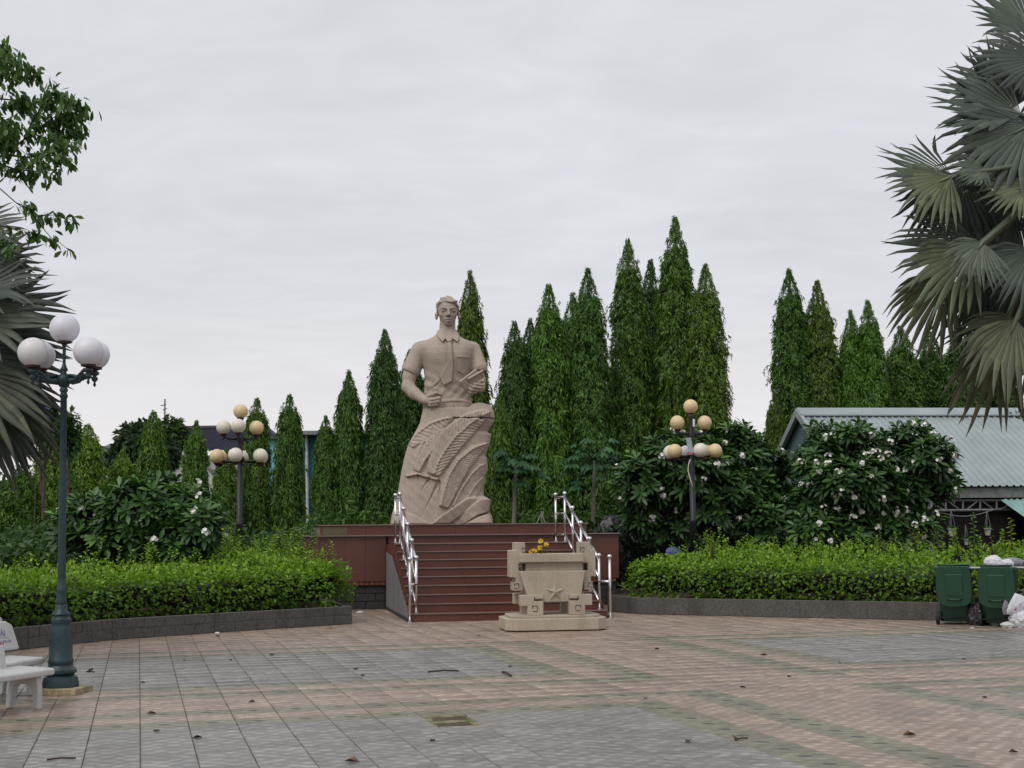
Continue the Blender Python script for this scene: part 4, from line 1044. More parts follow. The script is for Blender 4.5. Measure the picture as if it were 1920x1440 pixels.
st = MB(); c0 = (0.0, -.375, ZB + (1100 - 822) * K); ro, ri = .165, .066
ring = []
for i in range(10):
    a_ = math.pi / 2 + i * math.pi / 5; r = ro if i % 2 == 0 else ri; ring.append((c0[0] + r * math.cos(a_), -.331, c0[2] + r * math.sin(a_)))
st.add([c0] + ring, [(0, 1 + (i + 1) % 10, 1 + i) for i in range(10)]); st.build('star', M_urn, urn)
# yellow flowers standing in the urn
def flower(x, y, h, lean, label):
    p = uc + UV_ * x + UU_ * y
    t = thing('flower_stem', label, 'flower', (p[0], p[1], uz(425)), 0, 'yellow flowers in the incense urn')
    top = (lean, 0, h)
    MB().tube([(0, 0, 0), (lean * .4, 0, h * .6), top], .005, 5).build('stem', F_hedge, t)
    hd = MB(); rr = random.Random(int(x * 1000))
    V = []; n = 34
    d = norm(np.array([[rr.gauss(0, 1), rr.gauss(0, 1), rr.gauss(0, 1)] for _ in range(n)])); P = np.tile(np.array(top), (n, 1)) + d * .008
    V, F = leaf_arrays(P, d, norm(np.cross(d, np.array([[.3, .5, .8]]))), np.full(n, .040), np.full(n, .024)); np_mesh('petals', V, F, None, M_yellowflower, t)
    n = 5; P = np.array([[0, 0, h * .3 + .03 * i] for i in range(n)]); d = np.array([[rr.uniform(-1, 1), rr.uniform(-1, 1), .4] for _ in range(n)])
    V, F = leaf_arrays(P, d, np.tile([0, 0, 1.], (n, 1)), np.full(n, .05), np.full(n, .02)); np_mesh('leaf', V, F, np.full(n, .3), F_hedge, t)
flower(-.205, -.25, .30, -.005, 'tallest yellow flower standing in the stone urn')
flower(-.140, -.22, .245, .02, 'yellow flower leaning right of the tallest one in the stone urn')
flower(-.215, -.27, .195, -.01, 'lower yellow flower below the tallest one in the stone urn')
flower(-.345, -.33, .135, -.03, 'short yellow flower drooping over the left rim of the urn')
flower(-.315, -.36, .15, -.015, 'short yellow flower second from the left rim of the urn')

# ================================================================== LAMPS
def ball_globe(mb, c, r):  # sphere with an open neck below
    mb.lathe([(r * .42, -r * .93)] + [(r * math.cos(a_), r * math.sin(a_)) for a_ in [math.radians(-64 + i * 11) for i in range(14)]] + [(r * .12, r * .993), (0.001, r)], c, 26)
M_gdull = globe_mat('dull_white_glass', (0.70, 0.68, 0.67))
def lamp_near():
    g = G(113, 1299)
    t = thing('street_lamp', 'dark green cast iron street lamp with five white globes beside the white benches', 'lamp', g)
    t.rotation_euler = (0.0, math.radians(-0.78), 0)
    s = g[1] / FPX     # metres per photo pixel at the lamp
    Z = lambda y: (1299 - y) * s
    prof = [(33, 1299), (33, 1293), (30, 1281), (24, 1277), (26, 1275), (29, 1273), (29, 1268), (24, 1263), (22, 1260), (23, 1254), (23, 1250), (21, 1247), (21, 1215), (18.5, 1190), (17, 1186), (17.5, 1184), (18, 1180), (18, 1176), (14.5, 1172), (14.5, 1169), (16.5, 1167), (16, 1165), (11.5, 1160), (11, 1153), (9.5, 1149), (10.5, 1146), (9, 1140), (8.6, 1125), (8.9, 1120), (8.0, 1118), (7.2, 1100)]
    MB().lathe([(r * s, Z(y)) for r, y in prof], (0, 0, 0), 28).build('base', M_lampgreen, t, smooth=True).modifiers.new('e', 'EDGE_SPLIT').split_angle = math.radians(38)
    MB().lathe([(7.3 * s, Z(1100)), (6.6 * s, Z(900)), (5.9 * s, Z(765)), (7.4 * s, Z(763)), (7.4 * s, Z(758)), (5.8 * s, Z(756)), (5.8 * s, Z(753)), (7.8 * s, Z(751)), (7.8 * s, Z(748)), (6.5 * s, Z(746)), (6.5 * s, Z(740))], (0, 0, 0), 24).build('pole', M_lampgreen, t, smooth=True).modifiers.new('e', 'EDGE_SPLIT').split_angle = math.radians(38)
    MB().lathe([(4 * s, Z(745)), (9 * s, Z(742)), (13 * s, Z(733)), (14 * s, Z(727)), (11 * s, Z(722)), (7 * s, Z(719)), (4 * s, Z(716)), (7.5 * s, Z(711)), (5 * s, Z(706)), (3 * s, Z(700)), (3 * s, Z(664)), (5 * s, Z(660)), (9 * s, Z(656))], (0, 0, 0), 20).build('crown_hub', M_lampgreen, t, smooth=True)
    R = 28 * s
    def globe(x, y, zc, m):
        b = MB(); ball_globe(b, (x, y, zc), R); o = b.build('globe', m, t, smooth=True)
        MB().lathe([(4 * s, zc - R - 6 * s), (5 * s, zc - R - 2 * s), (13.5 * s, zc - R * .99), (14 * s, zc - R * .86), (12 * s, zc - R * .86)], (x, y, 0), 20).build('globe_collar', M_rust, t, smooth=False)
    globe(0, 0, Z(632), M_gwhite)
    for k, a_ in enumerate((205, 335, 155, 25)):   # two arms towards the camera, two away
        a_ = math.radians(a_ + 3); r = 56.5 * s; dx, dy = r * math.cos(a_), r * math.sin(a_)
        zc = Z(680)
        globe(dx, dy, zc, M_gdull if k == 0 else M_gwhite)
        arm = [(dx * q, dy * q, Z(zz_)) for q, zz_ in ((.12, 728), (.30, 733), (.48, 731), (.66, 722), (.84, 713), (1.0, 716))]
        MB().tube(arm, [5.5 * s, 6 * s, 4.8 * s, 3.6 * s, 3.2 * s, 3 * s], 10).build('arm', M_lampgreen, t, smooth=True)
        arm2 = [(dx * q, dy * q, Z(zz_)) for q, zz_ in ((.20, 722), (.45, 724), (.62, 728), (.82, 722), (1.0, 726))]
        MB().tube(arm2, [3 * s, 3.4 * s, 2.6 * s, 2.2 * s, 2.0 * s], 8).build('arm_scroll', M_lampgreen, t, smooth=True)
        MB().lathe([(0.5 * s, Z(742)), (3.2 * s, Z(738)), (1.6 * s, Z(733)), (5.5 * s, Z(729)), (6.5 * s, Z(725)), (3 * s, Z(721)), (8 * s, Z(718)), (9 * s, Z(714)), (3 * s, Z(710)), (3 * s, Z(707))], (dx, dy, 0), 14).build('arm_finial', M_lampgreen, t, smooth=True)
    pad = thing('lamp_footing', 'chipped yellow concrete slab under the dark green street lamp', 'slab', (g[0], g[1], 0), math.radians(-4))
    MB().prism([(-.235, -.20), (.235, -.20), (.262, .20), (-.235, .22)], -0.004, .060, 'z').build('slab', M_padplinth, pad, bevel=0.008)
    t.location.z = 0.060
lamp_near()

def lamp_far(px, ybase, Yd, ytop, upper, lower, label, topm, extra=False):
    s = Yd / FPX; b0 = At(px, ytop, Yd); base = np.array([At(px + (2 if px < 900 else 8) * 1.0, ybase, Yd)[0], Yd, .22])
    H = b0[2] - .22
    t = thing('garden_lamp', label, 'lamp', base, 0, 'black lamps with globes behind the hedges')
    t.rotation_euler = (0, math.radians(0.0), 0)
    R = 13.6 * s; ZT = H - R          # centre height of top globe; pixel rows are measured from the top ball
    z = lambda y: H - (y - ytop) * s
    MB().lathe([(15 * s, 0), (15 * s, .08), (12 * s, .12), (13 * s, .18), (9.5 * s, .26), (9 * s, .6), (10.5 * s, .68), (8 * s, .74), (6.5 * s, .85)], (0, 0, 0), 20).build('base', M_lampblack, t, smooth=True)
    MB().lathe([(6.5 * s, .85), (6.0 * s, 1.5), (7 * s, 1.52), (7 * s, 1.56), (5.6 * s, 1.58), (5.2 * s, z(ytop + 105))], (0, 0, 0), 18).build('pole', M_lampblack, t, smooth=True)
    MB().lathe([(5.2 * s, z(ytop + 106)), (8 * s, z(ytop + 101)), (5 * s, z(ytop + 97)), (4.4 * s, z(ytop + 80)), (5.5 * s, z(ytop + 72)), (7 * s, z(ytop + 64)), (4 * s, z(ytop + 58)), (3.4 * s, z(ytop + 40)), (4.5 * s, z(ytop + 34)), (6 * s, z(ytop + 27))], (0, 0, 0), 16).build('upper_pole', M_lampblack, t, smooth=True)
    def globe(x, y, zc, m):
        bb = MB(); ball_globe(bb, (x, y, zc), R); bb.build('globe', m, t, smooth=True)
        MB().lathe([(2.5 * s, zc - R * 1.35), (3.5 * s, zc - R * 1.2), (6.6 * s, zc - R * .99), (6.8 * s, zc - R * .88), (6 * s, zc - R * .88)], (x, y, 0), 16).build('globe_collar', M_rust, t)
    globe(0, 0, z(ytop + 13.5), topm)
    for ring, yc, dz in ((upper, 44, 63), (lower, 98, 106)):
        for (x, y, m) in ring:
            globe(x * s, y * s, z(ytop + yc), m)
            zz_ = z(ytop + dz)
            MB().tube([(0, 0, zz_ + 3 * s), (x * s * .35, y * s * .35, zz_ - 2 * s), (x * s * .8, y * s * .8, zz_ - 1 * s), (x * s, y * s, zz_ + 2 * s)], [3 * s, 2.6 * s, 2.2 * s, 2.4 * s], 8).build('arm', M_lampblack, t, smooth=True)
            MB().tube([(x * s * .2, y * s * .2, zz_ - 3 * s), (x * s * .5, y * s * .5, zz_ - 8 * s), (x * s * .75, y * s * .75, zz_ - 3 * s)], 1.3 * s, 6).build('arm_scroll', M_lampblack, t)
            MB().lathe([(.4 * s, zz_ - 5 * s), (2.4 * s, zz_ - 2 * s), (1.2 * s, zz_), (3 * s, zz_ + 3 * s), (2.2 * s, z(ytop + yc) - R * 1.2)], (x * s, y * s, 0), 10).build('arm_finial', M_lampblack, t)
    return t
W_, C_, Y_ = M_gwhite, M_gcream, M_gyellow
lamp_far(446, 1050, 27.6, 758, [(-30, -8, C_), (3, -36, C_), (28, 12, Y_)], [(-42, -6, Y_), (-44, 30, Y_), (0, -44, C_), (-6, 44, C_), (40, -12, C_), (34, 28, C_)], 'black garden lamp on the left with white and yellow globes', Y_)
ml = lamp_far(1293, 1035, 29.5, 749, [(-26, -4, Y_), (26, 4, Y_)], [(-33, -14, Y_), (-37, 24, C_), (-6, 40, W_), (12, -34, C_), (42, -12, Y_), (30, 24, Y_)], 'black garden lamp on the right with a loose conduit and yellowed globes', Y_)
s_ = 29.5 / FPX
hl = ml['label']
def on_lamp(x, y): return (x - 1296) * s_, (b0_ - y) * s_
b0_ = 749 + (At(1293, 749, 29.5)[2] - .22) / s_
mb = MB(); pts = [(-8, 838), (-7, 850), (-3, 868), (0, 890), (1, 912)]
mb.tube([(p[0] * s_, -.14, (b0_ - p[1]) * s_) for p in [(-4, 862), (-8, 872), (-9, 884), (-5, 900), (-1, 915)]], .012, 8); mb.build('loose_conduit', M_gcream, ml, smooth=True)
MB().box((-8 * s_, -.42, (b0_ - 838) * s_), (.105, .006, .33), Euler((0, math.radians(-8), 0)).to_matrix()).build('notice_plate', M_trim, ml)
MB().box((-7 * s_, -.43, (b0_ - 853) * s_), (.10, .006, .05)).build('notice_band', M_redfade, ml)
MB().lathe([(.024, 0), (.024, .15), (.015, .16)], (4 * s_, -.12, (b0_ - 801) * s_), 10).build('canister', M_gwhite, ml)

# ================================================================== BINS
def make_bin():
    t = thing('wheelie_bin', 'dark green wheelie bin with its lid hanging down in front, the left one of two', 'bin', (0, 0, 0), 0, 'green wheelie bins by the planter')
    w0, w1, d0, d1, H = .235, .285, .25, .35, .98
    m = MB()
    lv = [(0.05, w0, d0), (.45, w0 * .5 + w1 * .5 - .01, .5 * (d0 + d1)), (H - .10, w1 - .01, d1 - .01)]
    def ring(z, w, d, c=.05): return [(x, y, z) for x, y in ((-w + c, -d), (w - c, -d), (w, -d + c), (w, d - c), (w - c, d), (-w + c, d), (-w, d - c), (-w, -d + c))]
    vs = []; fs = []
    for z, w, d in lv: vs += ring(z, w, d)
    for i in range(len(lv) - 1):
        for k in range(8): fs.append((i * 8 + k, i * 8 + (k + 1) % 8, (i + 1) * 8 + (k + 1) % 8, (i + 1) * 8 + k))
    fs.append(tuple(range(8))[::-1]); m.add(vs, fs)
    m.build('body', M_bin, t, bevel=0.012)
    rm = MB()
    for (x, y, dx, dy) in ((0, -d1 - .005, w1 * 2 + .05, .045), (0, d1 + .005, w1 * 2 + .05, .045), (-w1 - .005, 0, .04, d1 * 2 - .04), (w1 + .005, 0, .04, d1 * 2 - .04)):
        rm.box((x, y, H - .075), (dx, dy, .065))
    rm.build('rim', M_binrim, t, bevel=0.012)
    for sx in (-1, 1):
        MB().tube([(sx * .17, -d1 - .02, H - .03), (sx * .17, -d1 - .07, H - .02)], .018, 8).build('hinge', M_binrim, t)
    MB().tube([(-.25, -d1 - .075, H - .02), (.25, -d1 - .075, H - .02)], .017, 10).build('handle', M_binrim, t, smooth=True)
    # lid hanging from the hinge, outer side to the camera
    lid = []
    for i in range(13):
        u = -1 + i / 6.0; lid.append((u * .265, H - .69 + .09 * (abs(u) ** 3.2)))
    lid += [(.285, H - .40), (.262, H - .06), (.22, H - .035), (-.22, H - .035), (-.262, H - .06), (-.285, H - .40)]
    MB().prism(lid, -.030, 0, 'y').build('lid', M_bin, t, loc=(0, -d1 - .085, 0), bevel=0.014, seg=3)
    MB().box((0, -d1 - .117, H - .34), (.27, .016, .35)).build('lid_panel', M_bin, t, bevel=0.012)
    MB().tube([(-.12, -d1 - .125, H - .565), (-.06, -d1 - .145, H - .57), (.06, -d1 - .145, H - .57), (.12, -d1 - .125, H - .565)], .012, 8).build('lid_grip', M_bin, t, smooth=True)
    for sx in (-1, 1):
        wh = MB(); wh.prism([(.105 * math.cos(a_), .105 * math.sin(a_)) for a_ in np.linspace(0, 2 * math.pi, 20, endpoint=False)], -.028, .028, 'x')
        wh.build('wheel', M_rubber, t, loc=(sx * (w0 + .04), -d0 - .02, .108), bevel=0.01)
    MB().tube([(-w0 - .03, -d0 - .02, .108), (w0 + .03, -d0 - .02, .108)], .014, 8).build('axle', M_rubber, t)
    return t
bn = make_bin(); bg_ = G(1806, 1172); bn.location = (bg_[0], bg_[1] + .35, 0); bn.rotation_euler = (0, 0, math.radians(-19))
bg2_ = G(1888, 1175)
bn2 = dup(bn, loc=(bg2_[0] + .02, bg2_[1] + .33, 0), rz=math.radians(-25), label='dark green wheelie bin with plastic bags lying on top, the right one of two')
def crumple(name, label, c, r, mat, seed, sq=(1, 1, .6), cat='bag', group=None, amp=.35, flat=True):
    bm = bmesh.new(); bmesh.ops.create_icosphere(bm, subdivisions=4, radius=1.0); sd_ = Vector((seed * 7.1, seed * 3.3, seed))
    for v in bm.verts:
        d = v.co.normalized(); n = mnoise.noise(d * 1.7 + sd_) * .5 + abs(mnoise.noise(d * 3.9 + sd_)) * .55 - abs(mnoise.noise(d * 8 + sd_)) * .25
        q = d * (1 + amp * n); v.co = Vector((q.x * r * sq[0], q.y * r * sq[1], max(q.z * sq[2], -sq[2] * .55) * r + sq[2] * .55 * r))
    me = bpy.data.meshes.new(name); bm.to_mesh(me); bm.free()
    o = link_mesh(name, me, mat, None, c, smooth=False); tag(o, label, cat, group)
    return o
zt_ = .945
q = bn2.location
crumple('plastic_bag', 'crumpled white plastic bag on top of the right green bin', (q[0] - .13, q[1] - .18, zt_), .135, M_bagw, 1, (1.1, .9, .8))
crumple('plastic_bag', 'small white plastic bag beside the big one on the right bin', (q[0] + .06, q[1] - .20, zt_), .10, M_bagw, 2, (1.2, .9, .7))
crumple('plastic_bag', 'dark grey plastic bag on the far right of the bin top', (q[0] + .20, q[1] - .10, zt_), .15, M_bagg, 3, (1.2, .9, .55))
bd = thing('white_board', 'thin white board lying across the top of the right bin', 'board', (q[0] + .02, q[1] - .05, zt_ - .02), math.radians(-8))
MB().box((0, -.28, .005), (1.05, .10, .018)).build('board', M_bagw, bd)
g = G(1836, 1172); crumple('rubbish_bag', 'black rubbish bag on the ground between the two bins', (g[0], g[1] + .05, 0), .20, M_bagb, 4, (.85, .8, 1.15))
g = G(1862, 1172); crumple('rubbish_scrap', 'pale green crumpled scrap on the ground under the right bin', (g[0], g[1] - .12, 0), .075, M_pot, 5, (1, .8, .9), 'litter')
g = G(1887, 1175); crumple('foam_box', 'flattened white foam box on the ground below the printed bag', (g[0], g[1] - .12, 0), .11, M_foam, 6, (1.1, .9, .5), 'litter')
g = G(1896, 1174); crumple('rubbish_bag', 'dark grey bag on the ground behind the white foam box', (g[0] + .02, g[1] + .12, 0), .14, M_bagg, 7, (1.1, .9, .9))
g = G(1925, 1176); crumple('rubbish_bag', 'pale grey bag slumped at the right edge below the printed bag', (g[0], g[1] - .02, 0), .24, M_bagw, 8, (1.0, .9, .85))
g = G(1940, 1176); crumple('rubbish_bag', 'black bag heap behind the printed white bag', (g[0] - .05, g[1] + .30, 0), .36, M_bagb, 9, (1.0, .8, 1.0))
g = G(1823, 1179); crumple('paper_scrap', 'tiny white paper scrap on the paving in front of the bins', (g[0], g[1], 0), .025, M_foam, 10, (1.3, 1, .5), 'litter')
g = G(1555, 1156.5); crumple('paper_scrap', 'white scrap lying against the right planter wall', (g[0], g[1] - .03, 0), .05, M_foam, 11, (1.3, 1, .6), 'litter')
g = G(408, 1188); crumple('paper_scrap', 'small white scrap lying against the left planter wall', (g[0], g[1] - .03, 0), .03, M_foam, 12, (1.3, 1, .6), 'litter')
g = G(668, 1150); crumple('paper_scrap', 'pale scrap at the corner behind the left planter', (g[0] + .08, g[1] - .1, 0), .05, M_foam, 13, (1.3, 1, .6), 'litter')
# printed carrier bag leaning on the right bin
cb = At(1905, 1133, 22.0); bagt = thing('carrier_bag', 'white printed carrier bag with a small red star leaning on the right bin', 'bag', (cb[0], cb[1], cb[2]), math.radians(-5))
res = 14; vs = []; fs = []
s9 = 22.0 / FPX
quad = [(-24, -18), (24, -21), (31, 9), (-1, 21)]
for side in (0, 1):
    for j in range(res + 1):
        for i in range(res + 1):
            u, v = i / res, j / res
            x = (quad[0][0] * (1 - u) + quad[1][0] * u) * (1 - v) + (quad[3][0] * (1 - u) + quad[2][0] * u) * v
            z = (quad[0][1] * (1 - u) + quad[1][1] * u) * (1 - v) + (quad[3][1] * (1 - u) + quad[2][1] * u) * v
            b9 = .06 * (math.sin(u * math.pi) * math.sin(v * math.pi)) ** .6 + .012 * mnoise.noise(Vector((u * 5, v * 5, side)))
            vs.append((x * s9, -b9 if side == 0 else b9 * .8, z * s9))
for side in (0, 1):
    o_ = side * (res + 1) ** 2
    for j in range(res):
        for i in range(res):
            a = o_ + j * (res + 1) + i; f_ = (a, a + 1, a + res + 2, a + res + 1); fs.append(f_ if side == 0 else f_[::-1])
MB().add(vs, fs).build('bag_body', M_bagw, bagt, smooth=True)
pm = MB(); rg = []
for i in range(10):
    a_ = math.pi / 2 + .3 + i * math.pi / 5; r = (3.1 if i % 2 == 0 else 1.35) * s9; rg.append((-3.5 * s9 + r * math.cos(a_), -.079, -9 * s9 + r * math.sin(a_)))
pm.add(rg, [tuple(range(10))[::-1]]); pm.build('red_star', M_red, bagt)
pm = MB()
for (x, z, w, an) in ((4, 1, 5, .9), (7, 2, 5, .9), (10, 4, 4, .9), (5, -12, 3, .8), (8, -9, 4, .8), (11, -6, 4, .8), (9, -14, 3, .8), (12, -11, 4, .8), (15, -7, 4, .8)):
    pm.box((x * s9, -.0795, z * s9), (w * s9, .002, .8 * s9), Euler((0, -an, 0)).to_matrix())
pm.build('print_lines', M_greyprint, bagt)
film = crumple('plastic_film', 'thin translucent plastic film behind the printed carrier bag', (cb[0] - .15, cb[1] + .03, cb[2] - .15), .085, M_bagg, 14, (.6, .4, 1.5))

# ================================================================== BENCHES
def make_bench(label):
    t = thing('terrazzo_bench', label, 'bench', (0, 0, 0), 0, 'white terrazzo benches')
    L, Dp, H = 1.30, .42, .36
    # local x runs along the bench away from its near origin, +y is the front (facing) side; origin at the front corner of one end
    prof = [(0, H - .065), (.0, H - .01), (-.02, H), (-Dp + .03, H + .012), (-Dp, H - .0), (-Dp, H - .06)]
    MB().prism([(a_, b2) for a_, b2 in prof], -.0, L, 'x').build('seat', M_terrazzo, t, bevel=0.018, seg=3)
    bk = [(.02, H + .13), (L - .02, H + .13), (L - .08, H + .36), (L - .16, H + .40), (.16, H + .40), (.08, H + .36)]
    o = MB().prism(bk, -.022, .022, 'y').build('backrest', M_terrazzo, t, loc=(0, -Dp + .03, 0), rot=(math.radians(11), 0, 0), bevel=0.016, seg=3)
    o.location.z = .04; o.location.y = -Dp + .10
    for x in (.30, L - .30):
        MB().box((x, -Dp + .05, H + .09), (.085, .04, .26), Euler((math.radians(11), 0, 0)).to_matrix()).build('back_support', M_terrazzo, t, bevel=0.008)
    for x in (.16, L - .16):
        # splayed end frame, an arch standing on two feet
        ar = [(-.03, 0), (-.075, .0), (-.095, .12), (-.12, .20), (-.16, .225), (-.26, .225), (-.30, .20), (-.33, .10), (-.345, 0), (-.40, 0), (-.385, .14), (-.35, .297), (-.05, .297), (-.035, .2)]
        MB().prism(ar, x - .035, x + .035, 'x').build('leg_frame', M_terrazzo, t, bevel=0.01)
    return t
def place_bench(t, corner, along):
    a_ = math.atan2(along[1], along[0]); t.location = (corner[0], corner[1], 0); t.rotation_euler = (0, 0, a_)
b1 = make_bench('nearer white terrazzo bench with blue and red lettering on its backrest')
# far front corner at the picture's right end; the bench runs towards the camera and left
c1 = G(104, 1252, .36)[:2]; d1_ = np.array([-.36, -.933])
place_bench(b1, c1, d1_)
b2_ = dup(b1, label='farther white terrazzo bench, half hidden behind the lettered one')
c2 = np.array([-4.72, 14.15]) ; d2_ = np.array([-.20, -.98]); place_bench(b2_, c2, d2_)
# lettering on the near backrest
def text_part(body, size, loc, rot, mat, parent, name, sx=1.0, bold=.0):
    cu = bpy.data.curves.new(name, 'FONT'); cu.body = body; cu.size = size; cu.extrude = 0.0008; cu.offset = bold
    o = bpy.data.objects.new(name, cu); COL.objects.link(o)
    dg = bpy.context.evaluated_depsgraph_get(); me = bpy.data.meshes.new_from_object(o.evaluated_get(dg)); bpy.data.objects.remove(o, do_unlink=True)
    me.name = name; o = link_mesh(name, me, mat, parent, loc, rot); o.scale = (sx, 1, 1); return o
bb = [c for c in b1.children if c.name.startswith('backrest')][0]
for body, sz, x, z, mm, nm in (('IẾN TÀI', .075, .45, .625, M_bluefade, 'blue_lettering'), ('7332', .066, .36, .520, M_redfade, 'red_lettering')):
    o = text_part(body, sz, (0, 0, 0), (math.radians(90), 0, math.radians(180)), mm, bb, nm, 1.0, .001)
    o.location = (x, .0245, z)
ln = MB().box((.40, .0245, .608), (.46, .001, .004)).build('print_line', M_bluefade, bb)
sm = MB(); rr9 = random.Random(3)
for i in range(22): sm.box((.14 + i * .022, .0245, .572), (.006 if i % 3 else .014, .001, rr9.uniform(.016, .034)))
sm.build('small_print', M_bluefade, bb)
# ================================================================== VEGETATION
def vn(n): return norm(rng.normal(size=(n, 3)))
def smooth_noise(a, b_, sd_, f=1.0):
    return (np.sin(a * 2 * f + sd_) * np.cos(b_ * 3.1 * f + sd_ * 1.7) + .6 * np.sin(a * 5 * f + b_ * 4.3 * f + sd_ * 2.3) + .4 * np.sin(a * 9 * f - b_ * 8.1 * f + sd_)) / 2.0
def spire_profile(t):           # t = 0 at the tip, 1 at the bottom
    return np.interp(t, [0, .02, .05, .09, .15, .25, .40, .65, .85, .95, 1], [.05, .11, .23, .40, .58, .74, .86, .94, 1.0, .92, .5])
def spire_meshes(H, RM, seed, dens=1.0):
    """crown of a mast tree: drooping strands of narrow leaves; origin at the crown's bottom"""
    r_ = np.random.default_rng(seed)
    nst = int(H * RM * 520 * dens); nl = 10
    t = r_.random(nst) ** .82; t = np.clip(t, 0.004, 1); th = r_.random(nst) * 2 * np.pi
    z = H * (1 - t)
    R = RM * spire_profile(t) * (1 + .24 * smooth_noise(th, z * 1.5, seed) + .10 * r_.normal(size=nst) * .5)
    q = .50 + .50 * r_.random(nst) ** .5; q[:nst // 10] *= 1.22
    bx, by = np.cos(th) * R * q, np.sin(th) * R * q
    outd = np.stack([np.cos(th), np.sin(th), np.zeros(nst)], 1)
    hang = (.14 + .30 * r_.random(nst)) * np.clip(.35 + t * 1.5, 0, 1)
    P = []; D = []; T = []
    base_t = .42 + .22 * smooth_noise(th * 1.5, z * 1.8, seed + 5) + .10 * r_.normal(size=nst)
    for k in range(nl):
        s = k / (nl - 1)
        p = np.stack([bx, by, z], 1) + outd * (R * .20 * s * (1 - .4 * s))[:, None] + np.stack([np.zeros(nst), np.zeros(nst), -hang * s ** 1.3 + .05], 1) + r_.normal(size=(nst, 3)) * .016
        side = np.stack([-np.sin(th), np.cos(th), np.zeros(nst)], 1) * (1 if k % 2 else -1)
        d = outd * .38 + side * (.42 + .3 * r_.random(nst))[:, None] + np.array([0, 0, -1.0]) * (.55 + .6 * r_.random(nst))[:, None] + r_.normal(size=(nst, 3)) * .34
        P.append(p); D.append(d); T.append(base_t + .13 * r_.normal(size=nst) + (s - .5) * .16)
    P = np.concatenate(P); D = np.concatenate(D); T = np.concatenate(T); n = len(P)
    ztop = np.clip((H - P[:, 2]) / (.16 * H), .55, 1)
    L = (.115 + .07 * r_.random(n)) * ztop; W = L * (.24 + .08 * r_.random(n))
    N = norm(np.stack([P[:, 0], P[:, 1], np.full(n, .35)], 1) + r_.normal(size=(n, 3)) * .45)
    V, F = leaf_arrays(P, D, N, L, W, .2, .08)
    leafm = np_mesh('foliage', V, F, np.clip(T, 0, 1)); leafm.materials.append(F_ashoka)
    # opaque dark core added inside the crown to block light and gaps
    m = MB(); prof = []
    for i in range(26):
        tt = i / 25; prof.append((max(.012, RM * .60 * spire_profile(np.array(tt * .985 + .015)) * (1 if tt > .08 else .25)), H * (1 - tt) * .985 + .03))
    prof = prof[::-1]; m.lathe(prof, (0, 0, 0), 18)
    V = np.array(m.v); a = np.arctan2(V[:, 1], V[:, 0]); f = 1 + .3 * smooth_noise(a, V[:, 2] * 1.6, seed + 2) + .12 * r_.normal(size=len(V)); V[:, 0] *= f; V[:, 1] *= f
    m.v = [tuple(v) for v in V]; im = m.mesh('light_block_core'); im.materials.append(F_ashoka)
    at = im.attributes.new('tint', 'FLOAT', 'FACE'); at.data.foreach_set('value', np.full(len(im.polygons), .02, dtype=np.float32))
    return leafm, im
SP_ = {}
for H, RM, ns in ((4.2, .62, 2), (6.2, .66, 2), (8.4, .72, 3)):
    for k in range(ns): SP_[(H, k)] = spire_meshes(H, RM, 11 * k + int(H * 3), 1.0) + (H, RM)
trunk_me = MB().lathe([(.10, 0), (.075, .5), (.07, 2.2)], (0, 0, 0), 9).mesh('trunk'); trunk_me.materials.append(M_barkpale)
def spire(px, ytip, Y, hw, label, zb=1.55, tone=(1, 1, 1), key=None):
    top = At(px, ytip, Y); H = top[2] - zb; rm = hw * (.80 if px < 760 else .93) * Y / FPX
    hs = min((4.2, 6.2, 8.4), key=lambda h: abs(h - H)); ks = [k for k in SP_ if k[0] == hs]; kk = ks[key if key is not None else random.randrange(len(ks))]
    lm, im, h0, r0 = SP_[kk]
    t = thing('mast_tree', label, 'tree', (top[0], Y, 0), R_(0, 6.28), 'columnar mast trees in rows behind the statue'); t.rotation_euler.x = R_(-.010, .010); t.rotation_euler.y = R_(-.010, .010)
    for nm, me in (('foliage', lm), ('light_block_core', im)):
        o = bpy.data.objects.new(nm, me); COL.objects.link(o); o.parent = t; o.location = (0, 0, zb); o.scale = (rm / r0, rm / r0, H / h0)
        g = R_(.90, 1.08); o.color = (tone[0] * g, tone[1] * g, tone[2] * g, 1)
    o = bpy.data.objects.new('trunk', trunk_me); COL.objects.link(o); o.parent = t
YG = (1.75, 1.55, 1.2); DK = (.62, .72, .9); BR = (1.12, .94, .85); ND = (.9, .95, 1)
